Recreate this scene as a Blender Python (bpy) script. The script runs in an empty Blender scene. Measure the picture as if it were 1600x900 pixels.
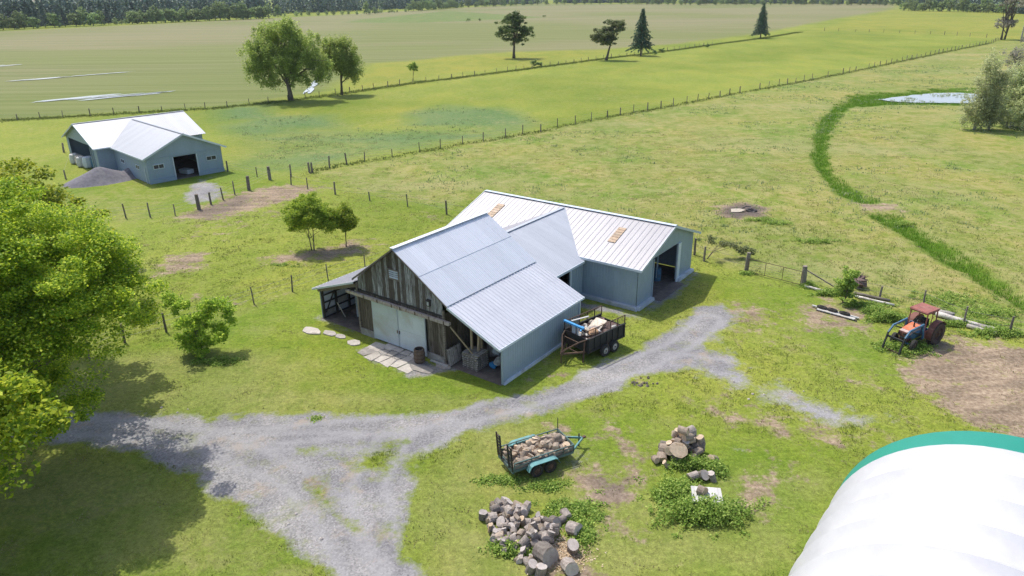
import bpy, math, random
import numpy as np
from mathutils import Matrix, Vector
from math import radians, sin, cos, pi

sc = bpy.context.scene
C = sc.collection
# ------------------------------------------------------------------ camera, world, sun, exposure
CAM_H, FPX, PITCH, ROLL = 20.0, 1120.0, radians(22.6), radians(-0.65)
_cp, _sp, _cr, _sr = cos(PITCH), sin(PITCH), cos(ROLL), sin(ROLL)
_f = np.array([0, _cp, -_sp]); _u = np.array([0, _sp, _cp]); _x = np.array([1.0, 0, 0])
CR = _cr*_x + _sr*_u; CU = -_sr*_x + _cr*_u
cam_d = bpy.data.cameras.new('camera'); cam = bpy.data.objects.new('camera', cam_d); C.objects.link(cam)
cam_d.sensor_width = 36; cam_d.lens = FPX/1600*36; cam_d.clip_start = 0.5; cam_d.clip_end = 9000
m = Matrix.Identity(4)
for i in range(3):
    m[i][0], m[i][1], m[i][2] = CR[i], CU[i], -_f[i]
m[2][3] = CAM_H
cam.matrix_world = m
sc.camera = cam
SUN_AZ, SUN_EL = radians(129), radians(59.5)
w = bpy.data.worlds.new('World'); sc.world = w; w.use_nodes = True
nt = w.node_tree; bg = nt.nodes['Background']
sky = nt.nodes.new('ShaderNodeTexSky'); sky.sky_type = 'NISHITA'; sky.sun_disc = False
sky.sun_elevation = SUN_EL; sky.sun_rotation = pi/2 - SUN_AZ
sky.air_density = 1.0; sky.dust_density = 2.5; sky.ozone_density = 1.0
nt.links.new(sky.outputs[0], bg.inputs[0]); bg.inputs[1].default_value = 0.15
sd = bpy.data.lights.new('sun', 'SUN'); sd.energy = 3.0; sd.angle = radians(0.5); sd.color = (1, .955, .87)
so = bpy.data.objects.new('sun', sd); C.objects.link(so)
so.rotation_euler = Vector((cos(SUN_AZ)*cos(SUN_EL), sin(SUN_AZ)*cos(SUN_EL), sin(SUN_EL))).to_track_quat('Z', 'Y').to_euler()
so.location = (-60, 80, 120)
sc.view_settings.view_transform = 'Standard'; sc.view_settings.look = 'None'
sc.view_settings.exposure = 0.46; sc.view_settings.gamma = 1
sc.render.engine = 'CYCLES'
sc.cycles.max_bounces = 6; sc.cycles.transparent_max_bounces = 8
sc.render.resolution_x, sc.render.resolution_y = 1024, 576

def G(px, py, z=0.0):
    """ground position of a landmark measured in the photograph (true world metres)"""
    d = CR*((px-800)/FPX) + CU*(-(py-450)/FPX) + _f
    t = (z-CAM_H)/d[2]
    return Vector((t*d[0], t*d[1], z))

# ------------------------------------------------------------------ materials
def col(c):
    return (c[0], c[1], c[2], 1.0)
class NT:
    def __init__(s, name):
        s.m = bpy.data.materials.new(name); s.m.use_nodes = True
        s.t = s.m.node_tree; s.b = s.t.nodes['Principled BSDF']
        s.out = s.t.nodes['Material Output']
    def n(s, typ, **kw):
        nd = s.t.nodes.new('ShaderNode'+typ)
        for k, v in kw.items():
            if k in nd.inputs.keys() or isinstance(k, int): pass
            setattr(nd, k, v)
        return nd
    def l(s, a, b):
        s.t.links.new(a, b)
    def coord(s, kind='Object', scale=(1, 1, 1), rot=(0, 0, 0)):
        tc = s.n('TexCoord'); mp = s.n('Mapping')
        mp.inputs['Scale'].default_value = scale; mp.inputs['Rotation'].default_value = rot
        s.l(tc.outputs[kind], mp.inputs[0]); return mp.outputs[0]
    def pos(s, scale=(1, 1, 1), rot=(0, 0, 0)):
        g = s.n('NewGeometry'); mp = s.n('Mapping')
        mp.inputs['Scale'].default_value = scale; mp.inputs['Rotation'].default_value = rot
        s.l(g.outputs['Position'], mp.inputs[0]); return mp.outputs[0]
    def noise(s, v, scale, detail=3, rough=.55, dist=0):
        nd = s.n('TexNoise'); nd.inputs['Scale'].default_value = scale; nd.inputs['Detail'].default_value = detail
        nd.inputs['Roughness'].default_value = rough; nd.inputs['Distortion'].default_value = dist
        s.l(v, nd.inputs['Vector']); return nd.outputs[0]
    def ramp(s, f, stops, interp='LINEAR'):
        r = s.n('ValToRGB'); r.color_ramp.interpolation = interp
        e = r.color_ramp.elements
        while len(e) < len(stops): e.new(0.5)
        for i, (p, c) in enumerate(stops):
            e[i].position = p; e[i].color = col(c) if not isinstance(c, (int, float)) else (c, c, c, 1)
        s.l(f, r.inputs[0]); return r.outputs[0]
    def mix(s, f, a, b, mode='MIX'):
        x = s.n('Mix', data_type='RGBA', blend_type=mode)
        for k, v in ((0, f), (6, a), (7, b)):
            if isinstance(v, (int, float)): x.inputs[k].default_value = v
            elif isinstance(v, tuple): x.inputs[k].default_value = col(v)
            else: s.l(v, x.inputs[k])
        return x.outputs[2]
    def math(s, op, a, b=0.0, clamp=False):
        x = s.n('Math', operation=op); x.use_clamp = clamp
        for k, v in ((0, a), (1, b)):
            if isinstance(v, (int, float)): x.inputs[k].default_value = v
            else: s.l(v, x.inputs[k])
        return x.outputs[0]
    def bump(s, h, strength=.3, dist=.02):
        b = s.n('Bump'); b.inputs['Strength'].default_value = strength; b.inputs['Distance'].default_value = dist
        s.l(h, b.inputs['Height']); s.l(b.outputs[0], s.b.inputs['Normal'])
    def base(s, c):
        if isinstance(c, tuple): s.b.inputs['Base Color'].default_value = col(c)
        else: s.l(c, s.b.inputs['Base Color'])
    def done(s, rough=.7, metal=0, spec=.5):
        s.b.inputs['Roughness'].default_value = rough; s.b.inputs['Metallic'].default_value = metal
        s.b.inputs['Specular IOR Level'].default_value = spec
        return s.m

def simple(name, c, rough=.7, metal=0, var=.25, scale=3.0, dirt=None, spec=.4, stretch=(1, 1, 1), objvar=.15):
    """plain weathered surface: two noises and a per-piece tone"""
    k = NT(name); v = k.coord(scale=stretch)
    n1 = k.noise(v, scale, 5, .65)
    cc = k.mix(k.ramp(n1, [(.3, 0.0), (.7, 1.0)]), tuple(x*(1-var) for x in c), tuple(min(1, x*(1+var)) for x in c))
    if dirt:
        n2 = k.noise(v, scale*.45, 6, .7, .5)
        cc = k.mix(k.ramp(n2, [(.52, 0.0), (.68, 1.0)]), cc, dirt)
    oi = k.n('ObjectInfo')
    hv = k.n('HueSaturation'); k.l(cc, hv.inputs['Color'])
    k.l(k.math('ADD', k.math('MULTIPLY', oi.outputs['Random'], 2*objvar), 1-objvar), hv.inputs['Value'])
    k.base(hv.outputs[0]); k.bump(k.noise(v, scale*6, 3), .25, .01)
    return k.done(rough, metal, spec)

LB = 1.75
def leaf_mat(name, dark, mid, light, trans=.42):
    k = NT(name); dark, mid, light = [tuple(min(.8, x*LB) for x in c) for c in (dark, mid, light)]
    g = k.n('NewGeometry')
    c = k.ramp(g.outputs['Random Per Island'], [(0, dark), (.45, mid), (.85, light), (1, tuple(min(1, x*1.25) for x in light))])
    v = k.pos()
    c2 = k.mix(k.ramp(k.noise(v, .5, 2), [(.35, 0.0), (.65, 1.0)]), k.mix(.25, c, dark), c)
    oi = k.n('ObjectInfo'); hv = k.n('HueSaturation'); k.l(c2, hv.inputs['Color'])
    k.l(k.math('ADD', k.math('MULTIPLY', oi.outputs['Random'], .5), .75), hv.inputs['Value'])
    k.l(k.math('ADD', k.math('MULTIPLY', oi.outputs['Random'], .02), .49), hv.inputs['Hue'])
    k.base(hv.outputs[0]); k.done(.6, 0, .25)
    tr = k.n('BsdfTranslucent'); k.l(hv.outputs[0], tr.inputs[0])
    mx = k.n('MixShader'); mx.inputs[0].default_value = trans
    k.l(k.b.outputs[0], mx.inputs[1]); k.l(tr.outputs[0], mx.inputs[2]); k.l(mx.outputs[0], k.out.inputs[0])
    return k.m

def metal_roof(name, c, streak=.12, rough=.42, metal=.25):
    k = NT(name); v = k.coord(scale=(1, 1, 1)); vs = k.coord(scale=(6, .5, 1))
    a = k.noise(vs, 1.2, 4, .6); b = k.noise(v, .7, 5, .65)
    c1 = k.mix(k.ramp(a, [(.3, 0.0), (.7, 1.0)]), tuple(x*(1-streak) for x in c), tuple(min(1, x*(1+streak)) for x in c))
    c1 = k.mix(k.math('MULTIPLY', k.ramp(b, [(.5, 0.0), (.72, 1.0)]), .35), c1, tuple(x*.8 for x in c))
    oi = k.n('ObjectInfo'); hv = k.n('HueSaturation'); k.l(c1, hv.inputs['Color'])
    k.l(k.math('ADD', k.math('MULTIPLY', oi.outputs['Random'], .1), .95), hv.inputs['Value'])
    k.base(hv.outputs[0]); k.bump(b, .15, .02)
    return k.done(rough, metal, .5)

def weathered_wood(name, c1, c2, c3, objvar=.45):
    k = NT(name); v = k.coord(scale=(14, 14, .9))
    a = k.noise(v, 1.5, 6, .7, .3); b = k.noise(k.coord(scale=(2, 2, 1)), 1.2, 5, .7)
    oi = k.n('ObjectInfo')
    cc = k.mix(k.ramp(oi.outputs['Random'], [(0, 0.0), (.33, .15), (.45, .8), (.8, 1.0)], 'LINEAR'), c1, c2)
    cc = k.mix(k.ramp(a, [(.38, 0.0), (.62, 1.0)]), tuple(x*.6 for x in c1), cc)
    cc = k.mix(k.math('MULTIPLY', k.ramp(b, [(.5, 0.0), (.66, 1.0)]), .45), cc, c3)
    k.base(cc); k.bump(a, .6, .01)
    return k.done(.85, 0, .2)

M = {}
M['roof_old'] = metal_roof('galvanised_roof', (.665, .685, .735), .07)
M['roof_low'] = metal_roof('ribbed_roof', (.62, .62, .66), .13)
M['roof_grey'] = metal_roof('grey_roof', (.50, .52, .56), .06)
M['roof_long_and_sunside'] = metal_roof('long_and_sunside_roof', (.325, .318, .342), .11)  # long barn roof; doubles as the darkened colour for slopes in full sun
M['roof_far'] = metal_roof('pale_roof', (.335, .352, .39), .04)
M['siding'] = simple('blue_grey_siding', (.325, .405, .48), .5, .15, .09, .8, None, .4, (1, 1, .3), .05)
M['siding_far'] = simple('far_siding', (.285, .36, .445), .5, .1, .07, .8, None, .4, (1, 1, .3), .03)
M['trim'] = simple('white_trim', (.58, .64, .70), .5, .1, .06)
M['curb'] = simple('pale_curb', (.50, .54, .58), .7, 0, .12, 2, (.36, .36, .35))
M['board'] = weathered_wood('weathered_boards', (.125, .105, .092), (.50, .51, .53), (.06, .045, .038))
M['board_low'] = weathered_wood('weathered_boards_low', (.13, .105, .085), (.27, .24, .20), (.06, .045, .035))
M['oldwood'] = simple('old_timber', (.22, .19, .16), .85, 0, .35, 4, (.1, .08, .07), .2, (1, 1, 5), .25)
M['post'] = simple('fence_post_wood', (.20, .17, .145), .9, 0, .35, 6, None, .2, (1, 1, 1), .3)
M['lightwood'] = simple('light_timber', (.42, .33, .22), .8, 0, .2, 5)
M['pallet'] = simple('pallet_wood', (.42, .39, .37), .85, 0, .25, 6, (.2, .17, .14), .2, (1, 1, 1), .2)
M['doorsheet'] = simple('door_sheet', (.51, .57, .63), .5, .15, .07, 1.2, (.44, .46, .47))
M['rail'] = simple('door_rail', (.40, .35, .33), .7, .1, .3, 4, (.16, .10, .08), .3, (1, 4, 1))
M['concrete'] = simple('concrete', (.36, .34, .31), .9, 0, .2, 2.5, (.2, .19, .16))
M['slab'] = simple('stone_slab', (.47, .43, .385), .9, 0, .18, 2.5, (.3, .26, .23), .2, (1, 1, 1), .14)
M['step'] = simple('stepping_stone', (.36, .33, .30), .9, 0, .2, 2.5, (.22, .2, .19), .2, (1, 1, 1), .2)
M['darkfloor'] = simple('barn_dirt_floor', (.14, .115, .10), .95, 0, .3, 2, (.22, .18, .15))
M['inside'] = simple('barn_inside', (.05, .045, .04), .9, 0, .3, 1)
M['skylight'] = simple('brown_panel', (.36, .25, .16), .5, 0, .3, 5, (.5, .4, .3))
M['glass'] = simple('dark_glass', (.03, .035, .05), .15, 0, .1, 1, None, .6)
M['rust'] = simple('rusty_steel', (.12, .075, .055), .8, .2, .4, 4, (.05, .04, .035))
M['blacksteel'] = simple('black_steel', (.028, .03, .03), .6, .2, .3, 2, (.09, .055, .04))
M['rubber'] = simple('tyre_rubber', (.035, .033, .03), .9, 0, .2, 4, (.09, .07, .055))
M['rubber_dusty'] = simple('dusty_tyre_rubber', (.10, .072, .058), .95, 0, .3, 3, (.05, .04, .035))
M['rim'] = simple('wheel_rim', (.5, .48, .44), .6, .2, .2, 4, (.25, .2, .15))
M['teal'] = simple('teal_paint', (.12, .29, .30), .6, .1, .2, 4, (.2, .17, .13))
M['tealdark'] = simple('faded_teal', (.10, .16, .15), .7, .1, .3, 4, (.08, .06, .05))
M['bluepaint'] = simple('blue_paint', (.06, .16, .27), .65, .1, .3, 5, (.11, .11, .11))
M['orange'] = simple('orange_paint', (.60, .17, .08), .65, .1, .25, 5, (.42, .24, .18))
M['cabred'] = simple('faded_red_cab', (.30, .11, .09), .7, .1, .25, 3, (.35, .20, .16))
M['cabrust'] = simple('brown_cab', (.16, .065, .05), .7, .1, .25, 3, (.25, .13, .1))
M['greyhood'] = simple('pale_hood', (.45, .33, .30), .7, .1, .2, 5)
M['vinylblue'] = simple('blue_foam', (.06, .30, .62), .6, 0, .15, 3)
M['white'] = simple('white_stuff', (.52, .51, .49), .6, 0, .1, 3, (.5, .47, .42))
M['cream'] = simple('cream_rubble', (.50, .44, .36), .8, 0, .3, 5, (.25, .2, .15), .2, (1, 1, 1), .3)
M['tan'] = simple('tan_cloth', (.55, .34, .20), .8, 0, .2, 5)
M['wire'] = simple('fence_wire', (.30, .29, .27), .6, .4, .1, 3)
M['bark'] = simple('tree_bark', (.16, .13, .105), .95, 0, .4, 3, (.07, .06, .05), .2, (1, 1, .3))
M['birchbark'] = simple('pale_bark', (.42, .39, .35), .9, 0, .3, 3, (.12, .1, .09), .2, (1, 1, 2))
M['logbark'] = simple('log_bark', (.33, .27, .215), .95, 0, .35, 9, (.18, .135, .105), .2, (1, 1, 1), .3)
M['logend'] = simple('log_end', (.58, .45, .32), .9, 0, .2, 8, (.38, .26, .16), .2, (1, 1, 1), .25)
M['logsplit'] = simple('split_face', (.55, .39, .26), .9, 0, .2, 8, (.32, .19, .12), .2, (1, 1, 1), .25)
M['greylogbark'] = simple('grey_log_bark', (.27, .235, .21), .95, 0, .4, 9, (.14, .11, .095), .2, (1, 1, 1), .4)
M['greylogend'] = simple('grey_log_end', (.46, .41, .38), .9, 0, .2, 8, (.34, .25, .19), .2, (1, 1, 1), .2)
M['gravelheap'] = simple('gravel_heap', (.19, .18, .20), .95, 0, .25, 3, (.26, .24, .24))
M['membrane'] = None
M['brush'] = simple('root_brush', (.16, .11, .10), .95, 0, .3, 4)
M['barrel'] = simple('barrel_staves', (.17, .125, .10), .85, 0, .3, 6, (.1, .08, .07), .2, (1, 1, 1), .15)
M['stone'] = simple('pale_stone', (.50, .45, .41), .9, 0, .2, 3, (.33, .3, .27))
M['water'] = None
M['whitebark'] = simple('white_peeled_log', (.58, .54, .50), .85, 0, .2, 4, (.25, .2, .16))
M['lichen'] = simple('ash', (.075, .065, .065), .95, 0, .3, 3, (.2, .18, .17))
k = NT('white_membrane'); v = k.coord()
k.base(k.mix(k.ramp(k.noise(v, .5, 5, .7), [(.4, 0.0), (.75, 1.0)]), (.55, .55, .57), (.46, .46, .495)))
k.bump(k.noise(v, .7, 3), .25, .05); M['membrane'] = k.done(.45, 0, .4)
k = NT('green_membrane'); v = k.coord()
k.base(k.mix(k.noise(v, 1.0, 4), (.012, .21, .155), (.018, .26, .195))); M['membrane_green'] = k.done(.5, 0, .4)
k = NT('pond_water'); v = k.pos(); k.base((.34, .36, .40)); k.bump(k.noise(v, 2, 2), .05, .02); M['water'] = k.done(.12, 0, .9)  # pale base colour paints in the bright sky mirrored by the water
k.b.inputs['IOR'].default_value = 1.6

L = {}
L['maple'] = leaf_mat('maple_leaves', (.07, .125, .010), (.175, .25, .016), (.36, .385, .03))
L['small'] = leaf_mat('small_tree_leaves', (.09, .15, .016), (.18, .25, .026), (.32, .36, .045))
L['elm'] = leaf_mat('elm_leaves', (.13, .17, .035), (.21, .26, .06), (.30, .34, .10))
L['oak'] = leaf_mat('oak_leaves', (.06, .10, .035), (.10, .15, .05), (.16, .21, .07))
L['dull'] = leaf_mat('dull_leaves', (.09, .12, .05), (.14, .17, .075), (.20, .22, .10))
L['spruce'] = leaf_mat('spruce_needles', (.018, .042, .027), (.032, .066, .038), (.055, .095, .05), .1)
L['bush'] = leaf_mat('bush_leaves', (.08, .13, .024), (.16, .22, .04), (.26, .31, .06))
L['birch'] = leaf_mat('birch_leaves', (.20, .22, .12), (.29, .31, .16), (.38, .40, .21))
L['forest'] = leaf_mat('forest_leaves', (.10, .14, .06), (.17, .22, .085), (.26, .31, .12), .2)
L['forestdark'] = leaf_mat('dark_forest_leaves', (.045, .065, .058), (.07, .10, .078), (.11, .14, .095), .1)
L['weed'] = leaf_mat('weed_leaves', (.085, .15, .024), (.16, .25, .04), (.27, .34, .08))
L['bare'] = leaf_mat('thin_grey_twigs', (.15, .145, .13), (.22, .21, .18), (.28, .27, .20))

# ------------------------------------------------------------------ object helpers
def tag(o, label=None, cat=None, group=None, kind=None):
    if label: o['label'] = label
    if cat: o['category'] = cat
    if group: o['group'] = group
    if kind: o['kind'] = kind
    return o
def thing(name, label, cat, loc=(0, 0, 0), yaw=0, group=None):
    o = bpy.data.objects.new(name, None); C.objects.link(o); o.empty_display_size = .2
    o.location = loc; o.rotation_euler = (0, 0, yaw)
    return tag(o, label, cat, group)
def mesh_np(name, V, F, mats, fmat=None, smooth=False):
    me = bpy.data.meshes.new(name)
    V = np.asarray(V, dtype=np.float32); F = np.asarray(F, dtype=np.int32)
    me.vertices.add(len(V)); me.vertices.foreach_set('co', V.ravel())
    k = F.shape[1]
    me.loops.add(F.size); me.loops.foreach_set('vertex_index', F.ravel())
    me.polygons.add(len(F)); me.polygons.foreach_set('loop_start', np.arange(0, F.size, k, dtype=np.int32))
    me.polygons.foreach_set('loop_total', np.full(len(F), k, dtype=np.int32))
    if fmat is not None: me.polygons.foreach_set('material_index', np.asarray(fmat, dtype=np.int32))
    me.polygons.foreach_set('use_smooth', np.full(len(F), smooth))
    me.update(calc_edges=True)
    for x in mats: me.materials.append(x)
    return me
class MB:
    """collects shapes for ONE mesh"""
    def __init__(s): s.v = []; s.f = []; s.mi = []; s.cur = 0
    def add(s, vs, fs, mi=None):
        n = len(s.v); s.v += [tuple(x) for x in vs]; s.f += [tuple(i+n for i in f) for f in fs]
        s.mi += [s.cur if mi is None else mi]*len(fs); return s
    def box(s, c, d, rz=0, rx=0, ry=0, taper=1.0):
        R = Matrix.Rotation(rz, 3, 'Z') @ Matrix.Rotation(ry, 3, 'Y') @ Matrix.Rotation(rx, 3, 'X')
        vs = []
        for z in (-.5, .5):
            t = 1 if z < 0 else taper
            for x, y in ((-.5, -.5), (.5, -.5), (.5, .5), (-.5, .5)):
                vs.append(R @ Vector((x*d[0]*t, y*d[1]*t, z*d[2])) + Vector(c))
        return s.add(vs, [(3, 2, 1, 0), (4, 5, 6, 7), (0, 1, 5, 4), (1, 2, 6, 5), (2, 3, 7, 6), (3, 0, 4, 7)])
    def bar(s, p, q, w=.05, h=None, up=(0, 0, 1)):
        p, q = Vector(p), Vector(q); h = h or w; d = (q-p).normalized(); up = Vector(up)
        if abs(d.dot(up)) > .98: up = Vector((1, 0, 0))
        x = d.cross(up).normalized(); y = x.cross(d)
        vs = []
        for o in (p, q):
            for a, b in ((-1, -1), (1, -1), (1, 1), (-1, 1)): vs.append(o + x*a*w/2 + y*b*h/2)
        return s.add(vs, [(0, 1, 2, 3), (7, 6, 5, 4), (0, 4, 5, 1), (1, 5, 6, 2), (2, 6, 7, 3), (3, 7, 4, 0)])
    def tube(s, pts, rad, n=8, cap=True, capmi=None):
        pts = [Vector(p) for p in pts]; N = len(pts)
        rad = rad if isinstance(rad, (list, tuple)) else [rad]*N
        d0 = (pts[-1]-pts[0]).normalized(); ref = Vector((0, 0, 1)) if abs(d0.z) < .9 else Vector((1, 0, 0))
        vs = []
        for i, p in enumerate(pts):
            d = (pts[min(i+1, N-1)]-pts[max(i-1, 0)]).normalized()
            x = d.cross(ref).normalized(); y = d.cross(x)
            for k in range(n):
                a = 2*pi*k/n; vs.append(p + (x*cos(a)+y*sin(a))*rad[i])
        fs = [(i*n+k, i*n+(k+1) % n, (i+1)*n+(k+1) % n, (i+1)*n+k) for i in range(N-1) for k in range(n)]
        s.add(vs, fs)
        if cap:
            b = len(s.v)-N*n
            s.f += [tuple(b+k for k in range(n))[::-1], tuple(b+(N-1)*n+k for k in range(n))]
            s.mi += [s.cur if capmi is None else capmi]*2
        return s
    def lathe(s, c, prof, n=16, axis='Z', ring=False):
        vs = []; Cc = Vector(c)
        for r, z in prof:
            for k in range(n):
                a = 2*pi*k/n; p = (r*cos(a), r*sin(a), z)
                if axis == 'Y': p = (p[0], p[2], p[1])
                if axis == 'X': p = (p[2], p[0], p[1])
                vs.append(Cc+Vector(p))
        N = len(prof)
        if ring: return s.add(vs, [(i*n+k, i*n+(k+1) % n, (i+1) % N*n+(k+1) % n, (i+1) % N*n+k) for i in range(N) for k in range(n)])
        fs = [(i*n+k, i*n+(k+1) % n, (i+1)*n+(k+1) % n, (i+1)*n+k) for i in range(N-1) for k in range(n)]
        s.add(vs, fs); b = len(s.v)-N*n
        s.f += [tuple(b+k for k in range(n))[::-1], tuple(b+(N-1)*n+k for k in range(n))]; s.mi += [s.cur]*2
        return s
    def prism(s, poly, z0, z1):
        n = len(poly); vs = [(x, y, z0) for x, y in poly]+[(x, y, z1) for x, y in poly]
        return s.add(vs, [tuple(range(n))[::-1], tuple(range(n, 2*n))]+[(k, (k+1) % n, n+(k+1) % n, n+k) for k in range(n)])
    def blob(s, c, r, seed=0, n=8, flat=1.0, rough=.25):
        rg = random.Random(seed); vs = []; c = Vector(c); R3 = (r, r, r) if isinstance(r, (int, float)) else r
        rings = max(4, n//2+1)
        for i in range(rings+1):
            t = pi*i/rings
            for k in range(n):
                a = 2*pi*k/n + i*.3; q = 1+rg.uniform(-rough, rough)
                vs.append(c+Vector((sin(t)*cos(a)*R3[0]*q, sin(t)*sin(a)*R3[1]*q, cos(t)*R3[2]*q*flat)))
        return s.add(vs, [(i*n+k, (i+1)*n+k, (i+1)*n+(k+1) % n, i*n+(k+1) % n) for i in range(rings) for k in range(n)])
    def mesh(s, name, mats, smooth=False):
        me = bpy.data.meshes.new(name); me.from_pydata(s.v, [], s.f)
        for x in (mats if isinstance(mats, (list, tuple)) else [mats]): me.materials.append(x)
        me.polygons.foreach_set('material_index', s.mi)
        if smooth: me.polygons.foreach_set('use_smooth', [True]*len(me.polygons))
        me.update(); return me
    def build(s, name, mats, parent=None, smooth=False, loc=None, yaw=None):
        return put(name, s.mesh(name, mats, smooth), parent, loc, yaw)
def put(name, me, parent=None, loc=None, yaw=None, mat=None):
    o = bpy.data.objects.new(name, me); C.objects.link(o)
    if parent: o.parent = parent
    if mat is not None: o.matrix_basis = mat
    if loc is not None: o.location = loc
    if yaw is not None: o.rotation_euler = (0, 0, yaw)
    return o
def copy_tree(o, parent=None):
    c = o.copy(); C.objects.link(c)
    if parent: c.parent = parent
    for ch in list(o.children): copy_tree(ch, c)
    return c
def frame(O, U, V, N):
    m = Matrix.Identity(4)
    for i in range(3): m[i][0], m[i][1], m[i][2], m[i][3] = U[i], V[i], N[i], O[i]
    return m
_shc = {}
def sheet_mesh(name, w, v0, v1, mat, pitch=.3, h=.03, t=.03, rw=.06, sub=None):
    """ribbed sheet: x across, y along the ribs, z out; v0/v1 numbers or functions of x"""
    const = not callable(v0) and not callable(v1)
    key = (name, round(w, 3), v0, v1, mat.name, pitch, h) if const else None
    if key and key in _shc: return _shc[key]
    f0 = v0 if callable(v0) else (lambda x: v0); f1 = v1 if callable(v1) else (lambda x: v1)
    xs = [(0, 0)]
    nr = max(1, int(round(w/pitch)))
    for i in range(nr):
        c = (i+.5)*w/nr; xs += [(c-rw, 0), (c-rw*.45, h), (c+rw*.45, h), (c+rw, 0)]
    xs.append((w, 0)); xs = [q for q in xs if 0 <= q[0] <= w]
    n = len(xs); vs = []
    for x, z in xs: vs += [(x, f0(x), z), (x, f1(x), z)]
    for x, z in xs: vs += [(x, f0(x), -t), (x, f1(x), -t)]
    F = []
    for i in range(n-1):
        a, b = 2*i, 2*i+2; o = 2*n
        F += [(a, b, b+1, a+1), (o+a+1, o+b+1, o+b, o+a), (a, o+a, o+b, b), (a+1, b+1, o+b+1, o+a+1)]
    F += [(0, 1, 2*n+1, 2*n), (2*n-2, 4*n-2, 4*n-1, 2*n-1)]
    me = bpy.data.meshes.new(name); me.from_pydata(vs, [], F); me.materials.append(mat); me.update()
    if key: _shc[key] = me
    return me
def roof_slope(parent, mat, a0, a1, e, r, width=.9, pitch=.3, h=.03, lap=.02, rw=.05, name='roof_panel', clip=None):
    """one slope: panels side by side along local x from a0 to a1; e=(y,z) eave, r=(y,z) ridge"""
    e, r = Vector((0, e[0], e[1])), Vector((0, r[0], r[1]))
    V = (r-e); Lg = V.length; V.normalize()
    U = Vector((1, 0, 0)); N = U.cross(V)
    if N.z < 0: N = -N
    n = int(round((a1-a0)/width)); wd = (a1-a0)/n
    out = []
    for i in range(n):
        x0 = a0+i*wd
        if N.dot(U.cross(V)) > 0: m = frame(Vector((x0, 0, 0))+e+N*(.003*(i % 2)), U, V, N)
        else: m = frame(Vector((x0+wd, 0, 0))+e+N*(.003*(i % 2)), -U, V, N)
        c0, c1 = 0, Lg
        if clip: c0, c1 = clip(x0, wd, Lg)
        if c1 is None: continue
        out.append(put(name, sheet_mesh(name, wd-.004, c0, c1, mat, pitch, h, rw=rw), parent, mat=m))
    return out
def wall(parent, mat, O, U, W, zt, z0=0.0, openings=(), width=.9, pitch=.3, h=.02, name='wall_panel', N=None):
    """vertical ribbed wall from point O along unit U for W metres, top zt(s)"""
    U = Vector(U).normalized(); Z = Vector((0, 0, 1)); Nn = U.cross(Z)
    ztf = zt if callable(zt) else (lambda s: zt)
    cuts = {0.0, W}
    n = max(1, int(round(W/width)))
    for i in range(1, n): cuts.add(i*W/n)
    for s0, s1, zz0, zz1 in openings: cuts |= {s0, s1}
    cs = sorted(c for c in cuts if 0 <= c <= W)
    cs = [c for i, c in enumerate(cs) if i == 0 or c-cs[i-1] > .12 or any(abs(c-o[k]) < 1e-6 for o in openings for k in (0, 1)) or c == W]
    for s0, s1 in zip(cs, cs[1:]):
        if s1-s0 < .01: continue
        mid = (s0+s1)/2; segs = [(z0, None)]
        for o in openings:
            if o[0] <= mid <= o[1]: segs = ([(z0, o[2])] if o[2] > z0+.02 else [])+[(o[3], None)]
        for a, b in segs:
            m = frame(Vector(O)+U*s0, U, Z, Nn)
            top = (lambda x, s0=s0: ztf(s0+x)) if b is None else b
            if b is None and not callable(zt): top = zt
            if b is None and a >= (ztf(mid)): continue
            put(name, sheet_mesh(name, s1-s0-.003, a, top, mat, pitch, h, t=.05, rw=.04), parent, mat=m)
# ------------------------------------------------------------------ ground
def gp(pts): return np.array([G(x, y)[:2] for x, y in pts])
def sdf_poly(P, X, Y):
    d = np.full(X.shape, 1e18); ins = np.zeros(X.shape, bool); n = len(P)
    for i in range(n):
        ax, ay = P[i]; bx, by = P[(i+1) % n]; ex, ey = bx-ax, by-ay
        t = np.clip(((X-ax)*ex+(Y-ay)*ey)/(ex*ex+ey*ey+1e-12), 0, 1)
        d = np.minimum(d, (X-ax-t*ex)**2+(Y-ay-t*ey)**2)
        c = (ay > Y) != (by > Y)
        with np.errstate(divide='ignore', invalid='ignore'):
            ins ^= c & (X < (bx-ax)*(Y-ay)/(by-ay+1e-12)+ax)
    d = np.sqrt(d); return np.where(ins, -d, d)
def sdf_line(P, X, Y):
    d = np.full(X.shape, 1e18)
    for (ax, ay), (bx, by) in zip(P, P[1:]):
        ex, ey = bx-ax, by-ay
        t = np.clip(((X-ax)*ex+(Y-ay)*ey)/(ex*ex+ey*ey+1e-12), 0, 1)
        d = np.minimum(d, (X-ax-t*ex)**2+(Y-ay-t*ey)**2)
    return np.sqrt(d)
def vnoise(X, Y, s, seed=0):
    x, y = X/s+seed*17.3, Y/s+seed*9.1
    xi, yi = np.floor(x).astype(np.int64), np.floor(y).astype(np.int64); fx, fy = x-xi, y-yi
    fx, fy = fx*fx*(3-2*fx), fy*fy*(3-2*fy)
    def h(a, b):
        q = (a*374761393+b*668265263+seed*1442695041) & 0x7fffffff
        q = ((q ^ (q >> 13))*1274126177) & 0x7fffffff
        return ((q ^ (q >> 16)) & 0xffff)/65535.0
    return (h(xi, yi)*(1-fx)+h(xi+1, yi)*fx)*(1-fy)+(h(xi, yi+1)*(1-fx)+h(xi+1, yi+1)*fx)*fy
def fbm(X, Y, s, seed=0, o=4):
    r = 0; a = .5; t = 0
    for i in range(o):
        r = r+a*vnoise(X, Y, s/2**i, seed+i); t += a; a *= .5
    return r/t

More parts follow.
